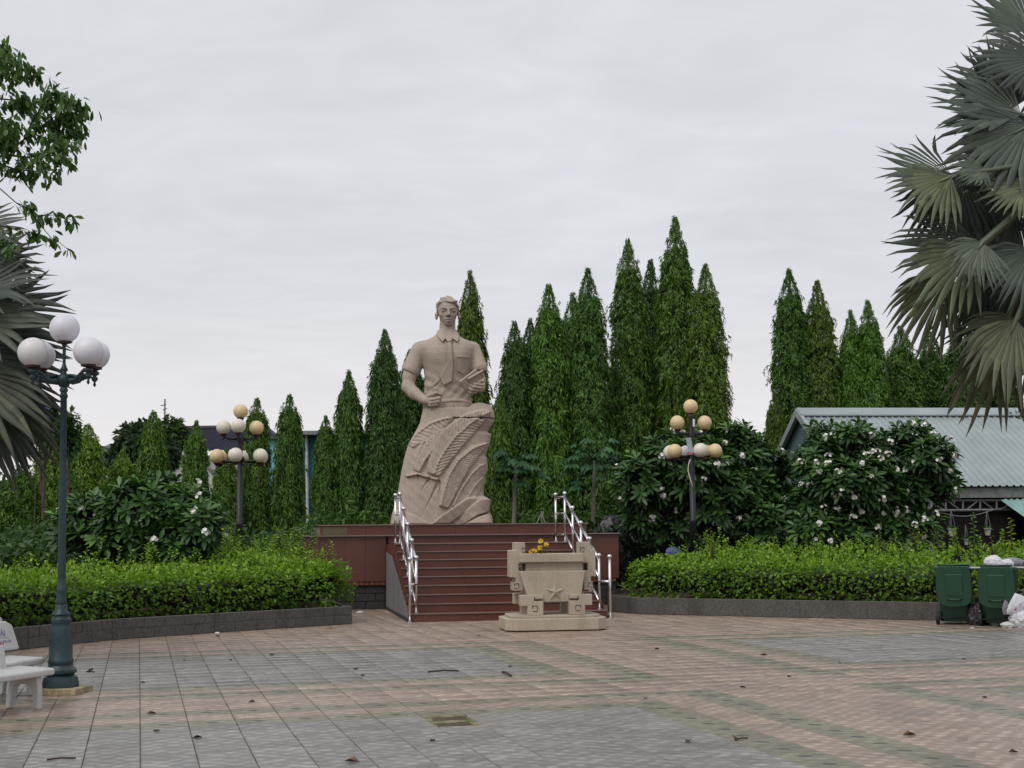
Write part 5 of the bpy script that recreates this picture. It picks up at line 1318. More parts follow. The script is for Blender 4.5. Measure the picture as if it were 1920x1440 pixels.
TREES = [
 (98, 795, 36, 40, 'yellow green mast tree right behind the pole of the near lamp', 1.2, YG),
 (165, 795, 36, 42, 'broad yellow green mast tree just right of the near lamp pole', 1.3, YG),
 (232, 843, 37, 36, 'short bright mast tree in front of the dark round tree', 1.3, YG),
 (290, 770, 38, 36, 'mast tree standing just left of the thin antenna pole end', 1.3, (1.15, 1.15, 1)),
 (366, 788, 38, 31, 'slim mast tree left of the left garden lamp, before the white wall', 1.3, (1.1, 1.15, 1)),
 (424, 842, 36, 30, 'low mast tree hidden behind the left garden lamp globes', 1.3, (1.15, 1.1, 1)),
 (483, 746, 37, 33, 'mast tree touching the right side of the left garden lamp', 1.55, (1, 1.02, 1)),
 (541, 739, 37, 34, 'mast tree standing before the light cyan wall corner', 1.6, (.95, 1.0, 1)),
 (611, 779, 37, 29, 'smaller mast tree right of the white downpipe on the teal house', 1.65, (.9, .95, 1)),
 (657, 694, 37, 34, 'mast tree second to the left of the statue', 1.6, (.85, .95, 1)),
 (718, 618, 37, 41, 'dark mast tree nearest the statue on its left', 1.5, DK),
 (772, 655, 41, 38, 'mast tree peeking out under the statue elbow', 1.5, DK),
 (885, 508, 38, 36, 'mast tree rising behind the statue shoulder on the right', 1.5, BR),
 (935, 742, 35, 32, 'short mast tree at the statue knee', 1.3, (1.05, 1.05, 1)),
 (966, 602, 38, 36, 'dark mast tree leftmost of the tall group right of the statue', 1.4, DK),
 (993, 597, 41, 32, 'thin topped mast tree second from left in the tall right group', 1.4, DK),
 (1031, 533, 38, 42, 'bright mast tree third from left in the tall right group', 1.4, (1, 1.08, 1)),
 (1077, 550, 40, 40, 'mast tree fourth from left in the tall right group', 1.4, ND),
 (1107, 503, 38, 42, 'pointed mast tree fifth from left in the tall right group', 1.4, (.8, .9, 1)),
 (1150, 700, 44, 40, 'low mast tree filling the gap between the two tall clumps', 1.4, DK),
 (1180, 448, 39, 42, 'second tallest mast tree of the right group', 1.4, (.9, .92, .95)),
 (1215, 487, 41, 38, 'mast tree between the two tallest ones', 1.4, DK),
 (1260, 405, 39, 44, 'tallest mast tree of all behind the right garden lamp', 1.4, (.95, .95, .95)),
 (1320, 493, 38, 43, 'mast tree right of the tallest one with yellowish edge', 1.4, (1.25, 1.1, 1)),
 (1290, 700, 43, 40, 'low mast tree behind the right garden lamp', 1.4, DK),
 (1480, 503, 44, 42, 'tall mast tree left behind the grey roofed shed', 1.5, (.85, .95, .95)),
 (1451, 735, 43, 24, 'small brownish mast tree at the left edge of the clump behind the shed', 1.5, BR),
 (1537, 526, 44, 40, 'brownish green mast tree second in the clump behind the shed', 1.5, BR),
 (1590, 582, 44, 34, 'bright mast tree third in the clump behind the shed', 1.5, (1.1, 1.2, 1)),
 (1630, 562, 44, 36, 'mast tree fourth in the clump behind the shed', 1.5, (.95, 1.05, 1)),
 (1690, 612, 45, 46, 'wide mast tree behind the lower palm leaves', 1.5, (.9, .95, 1)),
 (1740, 622, 46, 46, 'dark mast tree deep behind the palm leaves', 1.5, DK),
 (1798, 610, 45, 48, 'dark mast tree behind the lowest palm leaf', 1.5, DK),
 (1862, 640, 46, 52, 'dark mast tree at the right end behind the shed roof', 1.5, DK),
 (42, 872, 34, 46, 'low mast tree behind the left palm leaves', 1.0, (1.0, 1.05, 1)),
 (8, 900, 34, 40, 'low mast tree at the left edge behind the palm', 1.0, (.9, 1.0, 1)),
 (132, 880, 34, 34, 'short mast tree in front of the two yellow green ones', 1.0, (1.1, 1.15, 1)),
]
for (px, yt, Y, hw, lab, zb, tone) in TREES: spire(px, yt, Y, hw, lab, zb, tone)

def blob_leaves(c, r, n, L0, tone, mat, name='foliage', parent=None, lumps=14, seed=0, shell=.55, wr=.45, up=.3):
    """leaf clumps spread through an uneven crown"""
    r_ = np.random.default_rng(seed); c = np.array(c, float); r = np.array(r, float)
    lc = norm(r_.normal(size=(lumps, 3))) * (r_.random((lumps, 1)) ** .4) * .72; lr = .26 + .26 * r_.random(lumps)
    k = r_.integers(0, lumps, n); d = norm(r_.normal(size=(n, 3))); q = shell + (1 - shell) * r_.random(n) ** .6
    P = (lc[k] + d * (lr[k] * q)[:, None]) * r + c
    D = d + np.array([0, 0, -.5]) + r_.normal(size=(n, 3)) * .5
    N = norm(d + np.array([0, 0, up]) + r_.normal(size=(n, 3)) * .4)
    L = L0 * (.7 + .6 * r_.random(n)); V, F = leaf_arrays(P, D, N, L, L * wr, .15, .1)
    T = np.clip(.42 + .18 * r_.normal(size=n) + .22 * (r_.random(lumps)[k] - .5), 0, 1)
    o = np_mesh(name, V, F, T, mat, parent); o.color = tuple(tone) + (1,)
    return o
def round_tree(px, py, Y, rx, ry, label, n=5000, L0=.22, tone=(1, 1, 1), mat=None, seed=1, lumps=16, trunk=True, cat='tree', name='round_tree'):
    c = At(px, py, Y); s = Y / FPX; t = thing(name, label, cat, (c[0], Y, 0))
    blob_leaves((0, 0, c[2]), (rx * s, rx * s * .8, ry * s), n, L0, tone, mat or F_far, 'foliage', t, lumps, seed, .3)
    if trunk:
        m = MB(); H = c[2]; tr_ = min(.2, rx * s * .16); m.tube([(0, 0, 0), (.05, 0, H * .5), (0, 0, H)], [tr_, tr_ * .75, tr_ * .35], 8)
        for a_ in range(5): m.tube([(0, 0, H * .6), (math.cos(a_ * 1.3) * rx * s * .4, math.sin(a_ * 1.3) * rx * s * .3, H + ry * s * .2)], [tr_ * .35, tr_ * .15], 6)
        m.build('trunk', M_bark, t)
    return t
round_tree(268, 850, 47, 66, 82, 'dark round tree behind the mast tree next to the antenna', 9000, .24, (.85, .95, .95), None, 3, 22)
round_tree(322, 822, 49, 38, 40, 'pale leaved tree between the antenna and the blue roof', 2600, .22, (1.5, 1.6, 1), None, 4, 10)
round_tree(128, 800, 30, 24, 62, 'sparse dark tree showing on both sides of the near lamp pole', 1300, .14, (.8, .9, .8), F_broad, 5, 12)
round_tree(82, 800, 33, 34, 40, 'dark bushy tree between palm leaves and the near lamp pole', 2600, .16, (.8, .9, .8), F_broad, 6, 12)
round_tree(1404, 845, 58, 54, 62, 'pale distant tree in the gap left of the shed', 7000, .26, (1.5, 1.3, 1.7), None, 7, 18)
round_tree(1908, 792, 40, 28, 22, 'leafy branch tree above the right end of the shed roof', 1500, .18, (1.3, 1.3, 1.1), F_broad, 8, 8, True)
# papaya trees
def papaya(px, ytop, ybot, Y, lean, label, seed, R=.62, nl=16, zoff=0):
    c = At(px, ytop, Y); s = Y / FPX; t = thing('papaya_tree', label, 'tree', (c[0] - lean, Y, 0), 0, 'thin papaya trees behind the plinth')
    r_ = np.random.default_rng(seed); H = c[2]
    MB().tube([(0, 0, 0), (lean * .45, 0, H * .5), (lean * .85, 0, H * .8), (lean, 0, H)], [.075, .06, .048, .04], 10).build('trunk', M_barkpale, t, smooth=True)
    Ps, Ds, Ns, Ls = [], [], [], []; pt = MB()
    for i in range(nl):
        a_ = i * 2.4 + r_.random(); el = r_.uniform(-.75, .95); L = R * r_.uniform(.45, 1.1)
        d = np.array([math.cos(a_) * math.cos(el), math.sin(a_) * math.cos(el), math.sin(el)]); e = np.array([lean, 0, H]) + d * L
        e[2] -= L * .12; pt.tube([(lean, 0, H), tuple(np.array([lean, 0, H]) + d * L * .55 + [0, 0, .04]), tuple(e)], [.012, .009, .006], 5)
        hz_ = norm(np.array([d[0], d[1], 0.01])); sd2 = np.array([-hz_[1], hz_[0], 0])
        for k in range(9):
            ph = math.radians(-125 + k * 31.25); dd = hz_ * math.cos(ph) + sd2 * math.sin(ph); dd[2] -= .45
            Ps.append(e); Ds.append(dd); Ns.append([r_.normal() * .2, r_.normal() * .2, 1]); Ls.append(.27 * (1 - .3 * abs(ph) / 2.2) * r_.uniform(.85, 1.15))
    pt.build('leaf_stalk', F_papaya, t)
    Ls = np.array(Ls); V, F, k = leaf2_arrays(np.array(Ps), np.array(Ds), norm(np.array(Ns, float)), Ls, Ls * .42, .1, .25)
    o = np_mesh('foliage', V, F, np.repeat(np.clip(.5 + .2 * r_.normal(size=len(Ls)), 0, 1), k), F_papaya, t); return t
papaya(967, 868, 980, 33.5, .12, 'thin pale trunked papaya tree right of the statue base', 1, .62, 28)
papaya(1114, 862, 975, 34, .10, 'thin leaning papaya tree behind the right railing', 2, .84, 40)
0 and papaya(1075, 822, 960, 35.5, .05, 'papaya tree with bluish leaves between the two thin trunks', 3, .62, 30)

# ---- frangipani bushes
def frangipani(px, Y, lobes, label, nros, nflow, seed, zb=.22, tone=(1, 1, 1), inner=3500):
    s = Y / FPX; c0 = At(px, 995, Y); t = thing('frangipani_bush', label, 'bush', (c0[0], Y, zb)); r_ = np.random.default_rng(seed)
    LB = []
    for (lx_, ly_, rx, ry) in lobes:
        p = At(lx_, ly_, Y); LB.append(((p[0] - c0[0]), r_.uniform(-.35, .35), p[2] - zb, rx * s, min(rx, ry) * s * .9, ry * s))
    LB = np.array(LB); wgt = LB[:, 3] * LB[:, 5]; wgt /= wgt.sum()
    ros = []; tries = 0
    while len(ros) < nros and tries < 40000:
        tries += 1; k = r_.choice(len(LB), p=wgt); d = norm(r_.normal(size=3)); 
        if d[1] > .55 or d[2] < -.75: continue
        p = LB[k, :3] + d * LB[k, 3:6] * r_.uniform(.86, 1.18)
        if p[2] < .1: continue
        if any((((p - b_[:3]) / b_[3:6]) ** 2).sum() < .55 for j, b_ in enumerate(LB) if j != k): continue
        if any(((p - q[0]) ** 2).sum() < .15 ** 2 for q in ros): continue
        ros.append((p, d, k))
    Pp, Dd, Nn, Ll, Tt = [], [], [], [], []; br = MB()
    for p, d, k in ros:
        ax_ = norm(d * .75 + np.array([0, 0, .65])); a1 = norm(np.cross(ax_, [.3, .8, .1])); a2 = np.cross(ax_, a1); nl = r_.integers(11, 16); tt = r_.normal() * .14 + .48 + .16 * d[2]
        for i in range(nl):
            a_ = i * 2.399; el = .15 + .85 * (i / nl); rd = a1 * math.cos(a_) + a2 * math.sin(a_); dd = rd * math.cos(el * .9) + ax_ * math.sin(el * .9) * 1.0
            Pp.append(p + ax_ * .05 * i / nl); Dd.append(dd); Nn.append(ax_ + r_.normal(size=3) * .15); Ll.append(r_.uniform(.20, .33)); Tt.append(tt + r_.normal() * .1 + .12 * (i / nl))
        root = LB[k, :3] * np.array([.8, .8, .85]); br.tube([tuple(root), tuple((root + p) / 2 + r_.normal(size=3) * .06), tuple(p - ax_ * .02)], [.035, .022, .016], 5)
    nin = inner; kk = r_.choice(len(LB), nin, p=wgt); dd = norm(r_.normal(size=(nin, 3))); P2 = LB[kk, :3] + dd * LB[kk, 3:6] * (r_.random((nin, 1)) ** .4) * .86
    P2[:, 2] = np.maximum(P2[:, 2], .05)
    V1, F1, q1 = leaf2_arrays(np.array(Pp), np.array(Dd), norm(np.array(Nn)), np.array(Ll), np.array(Ll) * .30, .12, .18)
    V2, F2, q2 = leaf2_arrays(P2, norm(dd + r_.normal(size=(nin, 3)) * .6), norm(r_.normal(size=(nin, 3)) + [0, 0, .8]), r_.uniform(.18, .30, nin), r_.uniform(.05, .085, nin), .12, .2)
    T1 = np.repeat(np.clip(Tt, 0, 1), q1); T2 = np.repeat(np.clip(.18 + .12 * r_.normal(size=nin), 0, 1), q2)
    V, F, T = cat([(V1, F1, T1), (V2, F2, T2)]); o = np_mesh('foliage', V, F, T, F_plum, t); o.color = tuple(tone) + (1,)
    for b_ in LB: br.tube([(0, 0, 0), tuple(b_[:3] * .45), tuple(b_[:3])], [.07, .05, .03], 6)
    br.build('branches', M_barkdark, t)
    front = sorted(ros, key=lambda q: q[0][1] - r_.random() * .9)[:int(len(ros) * .75)]; r_.shuffle(front)
    for p, d, k in front[:nflow]:
        ax_ = norm(d * .8 + np.array([0, -.25, .5])); cc_ = p + ax_ * .17; nb_ = r_.integers(5, 12); P, D, N = [], [], []
        for j in range(nb_):
            bd_ = norm(ax_ * .8 + r_.normal(size=3) * .75); bp = cc_ + bd_ * r_.uniform(.03, .09); u1 = norm(np.cross(bd_, [.2, .5, .9])); u2 = np.cross(bd_, u1)
            for m_ in range(5):
                a_ = m_ * 2 * math.pi / 5; P.append(bp); D.append(u1 * math.cos(a_) + u2 * math.sin(a_) + bd_ * .35); N.append(bd_)
        n = len(P); V, F = leaf_arrays(np.array(P), np.array(D), np.array(N), np.full(n, .048), np.full(n, .036), .05, 0, .55); np_mesh('blossom', V, F, None, M_petal, t)
    return t
frangipani(262, 26.2, [(170, 970, 48, 36), (250, 955, 66, 42), (330, 960, 62, 38), (385, 990, 34, 38), (130, 990, 26, 30), (280, 925, 46, 26), (215, 1012, 80, 32), (340, 1015, 64, 28), (225, 928, 26, 20)], 'dark frangipani bush with few white blossoms behind the left hedge', 150, 13, 21)
frangipani(1330, 31.8, [(1205, 905, 44, 52), (1255, 850, 36, 34), (1300, 880, 50, 50), (1385, 850, 46, 36), (1350, 930, 80, 56), (1452, 900, 40, 46), (1205, 965, 38, 34), (1280, 985, 60, 34), (1430, 975, 50, 36), (1380, 815, 24, 16), (1320, 820, 30, 14)], 'large frangipani bush behind the right garden lamp', 330, 34, 22, inner=6500)
frangipani(1640, 31.2, [(1548, 862, 44, 40), (1650, 850, 56, 32), (1735, 860, 36, 34), (1600, 905, 76, 40), (1710, 912, 62, 32), (1548, 815, 26, 18), (1595, 812, 22, 14), (1702, 815, 30, 16), (1528, 945, 38, 32), (1650, 948, 60, 24), (1600, 985, 80, 30), (1690, 985, 60, 26), (1520, 990, 40, 26), (1762, 885, 20, 20), (1775, 912, 14, 12)], 'frangipani bush covered in white blossoms before the shed roof', 330, 80, 23, tone=(.95, .95, 1), inner=5500)

# ---- clipped hedges
def hedge(line, depth, zf, zback, label, seed, nden=430, back=None, lowz=.30, tall=None, sprigs=60, tone=(1, 1, 1), hang=.12):
    """line: front foot points; depth backwards (left of travel)"""
    r_ = np.random.default_rng(seed); P = [np.array(p, float) for p in line]; seg = [np.linalg.norm(P[i + 1] - P[i]) for i in range(len(P) - 1)]; cum = np.concatenate([[0], np.cumsum(seg)]); L = cum[-1]
    def pos(sv):
        i = np.clip(np.searchsorted(cum, sv, side='right') - 1, 0, len(P) - 2); A = np.array(P)[i]; B = np.array(P)[i + 1]; f = ((sv - cum[i]) / np.array(seg)[i])[:, None]; d = norm(B - A)
        # blend the normals so the hedge bends softly
        nr_ = np.stack([-d[:, 1], d[:, 0]], 1); return A + (B - A) * f, nr_
    c0 = P[len(P) // 2]; t = thing('hedge', label, 'hedge', (c0[0], c0[1], .2))
    def surf(sv, u):
        """u 0..1 round the profile: front face then top then back"""
        A, nr_ = pos(sv); zt_ = np.interp(sv, [0, L], [1, 1]); 
        lump = .10 * smooth_noise(sv * 1.3, u * 4, seed) + .06 * smooth_noise(sv * 3.7, u * 9, seed + 3)
        yy = np.interp(u, [0, .08, .25, .36, .42, .9, 1.0], [.16, .0, -.07, .02, .16, depth - .1, depth])
        zz_ = np.interp(u, [0, .08, .25, .36, .42, .9, 1.0], [lowz, lowz + .08, (lowz + zf) * .55, zf - .06, zf + .02, zback, zback - .35])
        if tall is not None: zz_ = zz_ + np.clip(u - .3, 0, 1) / .7 * np.interp(sv, tall[0], tall[1])
        nz = np.interp(u, [0, .25, .36, .45, .9, 1], [-.3, .05, .5, 1, 1, .2]); ny = -np.sqrt(np.clip(1 - nz ** 2, 0, 1)) * np.where(u > .93, -1, 1)
        p = np.stack([A[:, 0] + nr_[:, 0] * (yy - lump * ny * -1), A[:, 1] + nr_[:, 1] * (yy - lump * ny * -1), zz_ + lump * nz], 1)
        nn = np.stack([nr_[:, 0] * ny, nr_[:, 1] * ny, nz], 1); return p, nn, nr_
    wid = .36 * 1.0 + .55; nf = int(L * nden * 1.5); nt_ = int(L * depth * nden * .55)
    sv = r_.random(nf + nt_) * L; u = np.concatenate([r_.random(nf) ** .8 * .50, .36 + .64 * r_.random(nt_)])
    p, nn, nr_ = surf(sv, u); n = len(p)
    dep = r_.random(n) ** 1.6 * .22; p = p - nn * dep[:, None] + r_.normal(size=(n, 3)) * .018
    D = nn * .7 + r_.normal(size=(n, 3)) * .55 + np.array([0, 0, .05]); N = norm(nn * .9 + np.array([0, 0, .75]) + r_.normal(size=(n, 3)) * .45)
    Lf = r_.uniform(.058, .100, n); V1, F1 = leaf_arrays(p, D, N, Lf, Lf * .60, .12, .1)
    new = np.clip((u - .16) * 3.0, 0, 1); T1 = np.clip(.33 + .36 * new + .13 * r_.normal(size=n) - dep * .9 + .10 * smooth_noise(sv * 2.1, u * 7, seed + 9), 0, 1)  # tint lightens towards the top: some young growth, mostly top light painted in
    parts = [(V1, F1, T1)]
    # shoots above the top, hanging tufts at the foot
    Ps, Ds, Ns, Ls, Ts = [], [], [], [], []; st = MB()
    for i in range(sprigs):
        sv_ = np.array([r_.random() * L]); top = r_.random() < .8; u_ = np.array([r_.uniform(.45, .95) if top else r_.uniform(.02, .1)]); q, nn_, nr2 = surf(sv_, u_); q = q[0]; h = r_.uniform(.12, .42) if top else r_.uniform(.08, .2) * hang / .12
        dirn = norm(np.array([r_.normal() * .25, r_.normal() * .25, 1.0])) if top else norm(nn_[0] * .8 + np.array([r_.normal() * .3, 0, -.35])); e = q + dirn * h
        st.tube([tuple(q - dirn * .1), tuple(e)], [.005, .003], 4); k = int(h / .022)
        for j in range(k):
            a_ = j * 2.4 + r_.random(); Ps.append(q + dirn * h * (j + .5) / k); Ds.append(np.array([math.cos(a_), math.sin(a_), .25 + .5 * j / k])); Ns.append([0, 0, 1] + r_.normal(size=3) * .3); Ls.append(r_.uniform(.05, .085)); Ts.append(.62 + .14 * r_.normal())
    Ls = np.array(Ls); V2, F2 = leaf_arrays(np.array(Ps), np.array(Ds), np.array(Ns), Ls, Ls * .58, .12, .1); parts.append((V2, F2, np.clip(Ts, 0, 1)))
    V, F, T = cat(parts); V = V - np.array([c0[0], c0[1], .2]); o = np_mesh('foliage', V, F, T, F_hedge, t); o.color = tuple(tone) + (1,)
    st.v = [(a - c0[0], b_ - c0[1], c_ - .2) for a, b_, c_ in st.v]; sho = st.build('shoots', F_hedge, t); sho['kind'] = 'stuff'
    # woody inner body
    m = MB(); ns = 60; svs = np.linspace(0.12, L - .12, ns); rows = []
    for uu in (.04, .2, .36, .45, .7, .92, .99):
        q, nn_, _ = surf(svs, np.full(ns, uu)); rows.append(q - nn_ * .30)
    vs = [tuple(r_i[k] - np.array([c0[0], c0[1], .2])) for r_i in rows for k in range(ns)]; fs = [(a * ns + k, a * ns + k + 1, (a + 1) * ns + k + 1, (a + 1) * ns + k) for a in range(len(rows) - 1) for k in range(ns - 1)]
    m.add(vs, fs); m.build('inner_twigs', M_barkdark, t)
    return t
def inset(pts, d):
    P = [np.array(p, float) for p in pts]; o = []
    for i in range(len(P)):
        a = P[max(i - 1, 0)]; b_ = P[min(i + 1, len(P) - 1)]; t_ = norm(b_ - a); o.append(P[i] + np.array([-t_[1], t_[0]]) * d)
    return o
LH = inset(Lw, .34); LH[-1] = LH[-1] + (LH[-2] - LH[-1]) * .05
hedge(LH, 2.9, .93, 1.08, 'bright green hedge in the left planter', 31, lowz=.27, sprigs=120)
# bulging end of the left hedge, with tall shoots
ed = norm(np.array(endL) - np.array(Lw[-1])); e0 = np.array(Lw[-1]) + np.array([-ed[1], ed[0]]) * .30
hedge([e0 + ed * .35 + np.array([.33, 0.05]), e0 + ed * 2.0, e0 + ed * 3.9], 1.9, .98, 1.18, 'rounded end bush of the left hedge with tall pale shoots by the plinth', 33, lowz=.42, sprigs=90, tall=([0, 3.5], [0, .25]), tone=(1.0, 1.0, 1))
RH = inset(Rw, .30)
RH[0] = RH[0] + np.array([.1, -.2])
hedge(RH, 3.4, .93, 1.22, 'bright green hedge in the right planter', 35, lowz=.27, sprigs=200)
def shoot_plant(px, ytop, ybase, Y, label, seed, n=1, spread=.1, tone=(1, 1, 1), L0=.085, grp=None):
    p = At(px, ybase, Y); top = At(px, ytop, Y); r_ = np.random.default_rng(seed); t = thing('young_shoot', label, 'plant', p, 0, grp); H = top[2] - p[2]
    Ps, Ds, Ns, Ls = [], [], [], []; st = MB()
    for i in range(n):
        ex = r_.normal() * spread * H; ey = r_.normal() * spread * H; h = H * (1 if i == 0 else r_.uniform(.55, .95)); pts = [(0, 0, 0), (ex * .3, ey * .3, h * .5), (ex, ey, h)]; st.tube(pts, [.009, .007, .004], 5); k = int(h / .03)
        for j in range(k):
            f_ = (j + 1) / k; q = np.array([ex * f_ ** 1.5, ey * f_ ** 1.5, h * f_]); a_ = j * 2.4; Ps.append(q); Ds.append([math.cos(a_), math.sin(a_), .1]); Ns.append(np.array([0, 0, 1]) + r_.normal(size=3) * .25); Ls.append(L0 * r_.uniform(.7, 1.15) * (1.15 - .5 * f_))
    st.build('stem', M_bark, t); Ls = np.array(Ls); V, F = leaf_arrays(np.array(Ps), np.array(Ds), np.array(Ns), Ls, Ls * .55, .12, .18); o = np_mesh('foliage', V, F, np.clip(.6 + .18 * r_.normal(size=len(Ls)), 0, 1), F_hedge, t); o.color = tuple(tone) + (1,)
shoot_plant(556, 980, 1085, 26.6, 'tall pale green young tree beside the left end of the plinth', 1, 24, .26, (1.2, 1.12, 1), .12)
shoot_plant(590, 1010, 1090, 25.9, 'spindly light green shoots against the red plinth wall', 2, 11, .20, (1.15, 1.1, 1))
shoot_plant(633, 1050, 1110, 25.2, 'reddish tipped shoots over the right end of the left hedge', 3, 4, .2, (1.35, .9, .8), .06)
shoot_plant(1338, 990, 1050, 25.5, 'taller bright tuft on the right hedge beside the garden lamp', 4, 6, .16, (1.1, 1.1, 1))
shoot_plant(1829, 962, 1040, 25.3, 'dark climbing shoot in front of the open shed', 5, 3, .07, (.65, .85, .9), .12)
shoot_plant(1898, 972, 1045, 25.6, 'yellow leaved climber near the right edge', 6, 2, .05, (1.5, 1.0, .6), .12)
shoot_plant(1862, 1005, 1050, 25.0, 'leafy brownish shoot left of the yellow climber', 7, 5, .25, (1.2, .95, .8), .09)
shoot_plant(1717, 975, 1035, 25.2, 'yellowish shoot on the right hedge left of the shed post', 8, 4, .2, (1.0, .85, .7), .08)
shoot_plant(1762, 985, 1035, 25.2, 'green shoot on the right hedge right of the shed post', 9, 4, .15, (.9, 1, 1), .08)
shoot_plant(1798, 995, 1045, 25.0, 'light green shoot under the first hanging pot', 10, 4, .2, (1.1, 1, .8), .08)
shoot_plant(1655, 995, 1035, 25.2, 'low shoots on the right hedge beneath the frangipani', 11, 5, .35, (.9, .85, .8), .08)

# ---- undergrowth and the far belt of trees
def mass(name, xs_, Y0, Y1, h, n, L0, mat, tone, seed, label=None):
    r_ = np.random.default_rng(seed); x = r_.uniform(xs_[0], xs_[1], n); y = r_.uniform(Y0, Y1, n); hh_ = h * (1 + .28 * smooth_noise(x * .45, y * .3, seed) + .14 * smooth_noise(x * 1.7, y, seed + 1)); z = hh_ * np.sqrt(r_.random(n)); P = np.stack([x, y, z], 1)
    D = r_.normal(size=(n, 3)) + [0, -.3, -.2]; N = norm(r_.normal(size=(n, 3)) * .6 + [0, -.6, .8]); L = L0 * r_.uniform(.7, 1.3, n); V, F = leaf_arrays(P, D, N, L, L * .45, .15, .1)
    o = np_mesh(name, V, F, np.clip(.40 + .2 * r_.normal(size=n), 0, 1), mat); o.color = tuple(tone) + (1,); o['kind'] = 'stuff'
    if label: o['label'] = label; 
    return o
mass('undergrowth', (-13.5, -4.4), 28.6, 31.5, 1.55, 16000, .17, F_broad, (.75, .85, .8), 51)
mass('undergrowth', (1.0, 9.2), 32.5, 34.5, 1.7, 20000, .17, F_broad, (.40, .48, .5), 52)
mass('undergrowth', (-5.5, 4), 35.5, 38.5, 1.9, 14000, .18, F_ashoka, (.6, .7, .8), 53)
mass('far_wood', (-42, 46), 64, 70, 4.2, 42000, .42, F_far, (1, 1.0, 1.0), 54)

# ---- fan palms
def frond(t, hub, tip_dir, nrm, R, spread, n, seed, crown, tone=(1, 1, 1), droop=.25, cup=.25, split=.60, fold=.45):
    r_ = np.random.default_rng(seed); d = norm(np.array(tip_dir, float)); nrm = np.array(nrm, float); nrm = norm(nrm - d * (nrm @ d)); s_v = np.cross(nrm, d)
    V, F, T = [], [], []; ts = [.02, .30, split, .72, .88, 1.0]; sp = math.radians(spread); dph = sp / n
    for i in range(n):
        ph = -sp / 2 + dph * (i + .5); q = abs(ph) / (sp / 2); Rl = R * (1 - .30 * q ** 2) * r_.uniform(.92, 1.05)
        wob = r_.normal() * .05; lift = r_.normal() * .035
        base = len(V)
        for j, tt in enumerate(ts):
            free = max(0, tt - split) / (1 - split); a_ = ph + wob * free
            c = d * math.cos(a_) + s_v * math.sin(a_); sd2 = -d * math.sin(a_) + s_v * math.cos(a_)
            rr = Rl * tt; p = hub + c * rr + nrm * (cup * R * (q ** 2) * tt * .9 + lift * rr * free * 2) 
            p = p + np.array([0, 0, -1.0]) * droop * R * (tt ** 2.2) * (.6 + .5 * q) + np.array([0, 0, -1]) * free ** 2 * R * .06 * r_.random()
            w = rr * math.tan(dph / 2) if tt <= split else R * split * math.tan(dph / 2) * (1 - free) ** .75 + .0015
            w = max(w, .001)
            V += [p - sd2 * w - nrm * w * fold * .5, p + nrm * w * fold * .5, p + sd2 * w - nrm * w * fold * .5]
        for j in range(len(ts) - 1):
            a_ = base + j * 3; F += [(a_, a_ + 1, a_ + 4, a_ + 3), (a_ + 1, a_ + 2, a_ + 5, a_ + 4)]; tv = np.clip(.45 + .10 * r_.normal() + .10 * (j < 2), 0, 1); T += [tv, tv]
    o = np_mesh('frond', np.array(V), np.array(F), np.array(T), F_palm, t); o.color = tuple(tone) + (1,)
    cr = np.array(crown, float); mid = (hub + cr) / 2 + np.array([0, 0, .12]); pm = MB().tube([tuple(cr), tuple(mid), tuple(hub), tuple(hub + d * R * .22)], [.045, .032, .024, .01], 7)
    pm.build('stalk', F_palm, o, smooth=True)
    ch = o.children[0]; at = ch.data.attributes.new('tint', 'FLOAT', 'FACE'); at.data.foreach_set('value', np.full(len(ch.data.polygons), .75, dtype=np.float32)); ch.color = o.color
def palm(label, cpx, cpy, Yc, fr, seed, trunk_r=.22, dark=1.0, away=1):
    c = At(cpx, cpy, Yc); t = thing('fan_palm', label, 'palm', (c[0], Yc, 0)); o0 = np.array([c[0], Yc, 0]); crown = np.array([0, 0, c[2]])
    MB().lathe([(trunk_r * 1.3, 0), (trunk_r * 1.05, .4), (trunk_r, 1.5), (trunk_r * .9, c[2] - .6), (trunk_r * .8, c[2] + .2), (trunk_r * .5, c[2] + .9), (.05, c[2] + 1.2)], (0, 0, 0), 16).build('trunk', M_bark, t)
    for i, (hx, hy, dY, ang, dep, nx, nz, Rpx, spread, tone, droop) in enumerate(fr):
        hub = At(hx, hy, Yc + dY) - o0; a_ = math.radians(ang); d = (math.cos(a_), dep, math.sin(a_)); R = Rpx * (Yc + dY) / FPX
        frond(t, hub, d, (nx, -1.0, nz), R, spread, max(12, int(spread / 7.4)), seed * 100 + i, crown, tuple(c_ * dark for c_ in tone), droop, .22)
    r_ = random.Random(seed)
    for i in range(16):      # the side of the crown outside the frame
        az = math.radians(-75 + 150 * ((i * 5) % 16) / 15 + r_.uniform(-8, 8)); el = math.radians((-45, -10, 25, 60)[i % 4] + r_.uniform(-10, 10))
        d = np.array([away * math.cos(az) * math.cos(el), math.sin(az) * math.cos(el), math.sin(el)]); hub = crown + d * r_.uniform(.75, 1.05) + np.array([0, 0, .25 * math.sin(el)])
        up = np.array([0, 0, 1.0]) if abs(d[2]) < .8 else np.array([away * .5, 0, .6]); g_ = r_.uniform(.6, 1.2)
        frond(t, hub, d, up, r_.uniform(.85, 1.1), 140, 19, seed * 300 + i, crown, (g_ * dark, g_ * 1.05 * dark, g_ * .9 * dark), .3, .22)
    return t
G1 = (.82, .95, .95); G2 = (1.35, 1.4, 1.05); G3 = (1.25, 1.12, .86); G4 = (.55, .64, .68); G5 = (1.0, 1.08, 1.02)
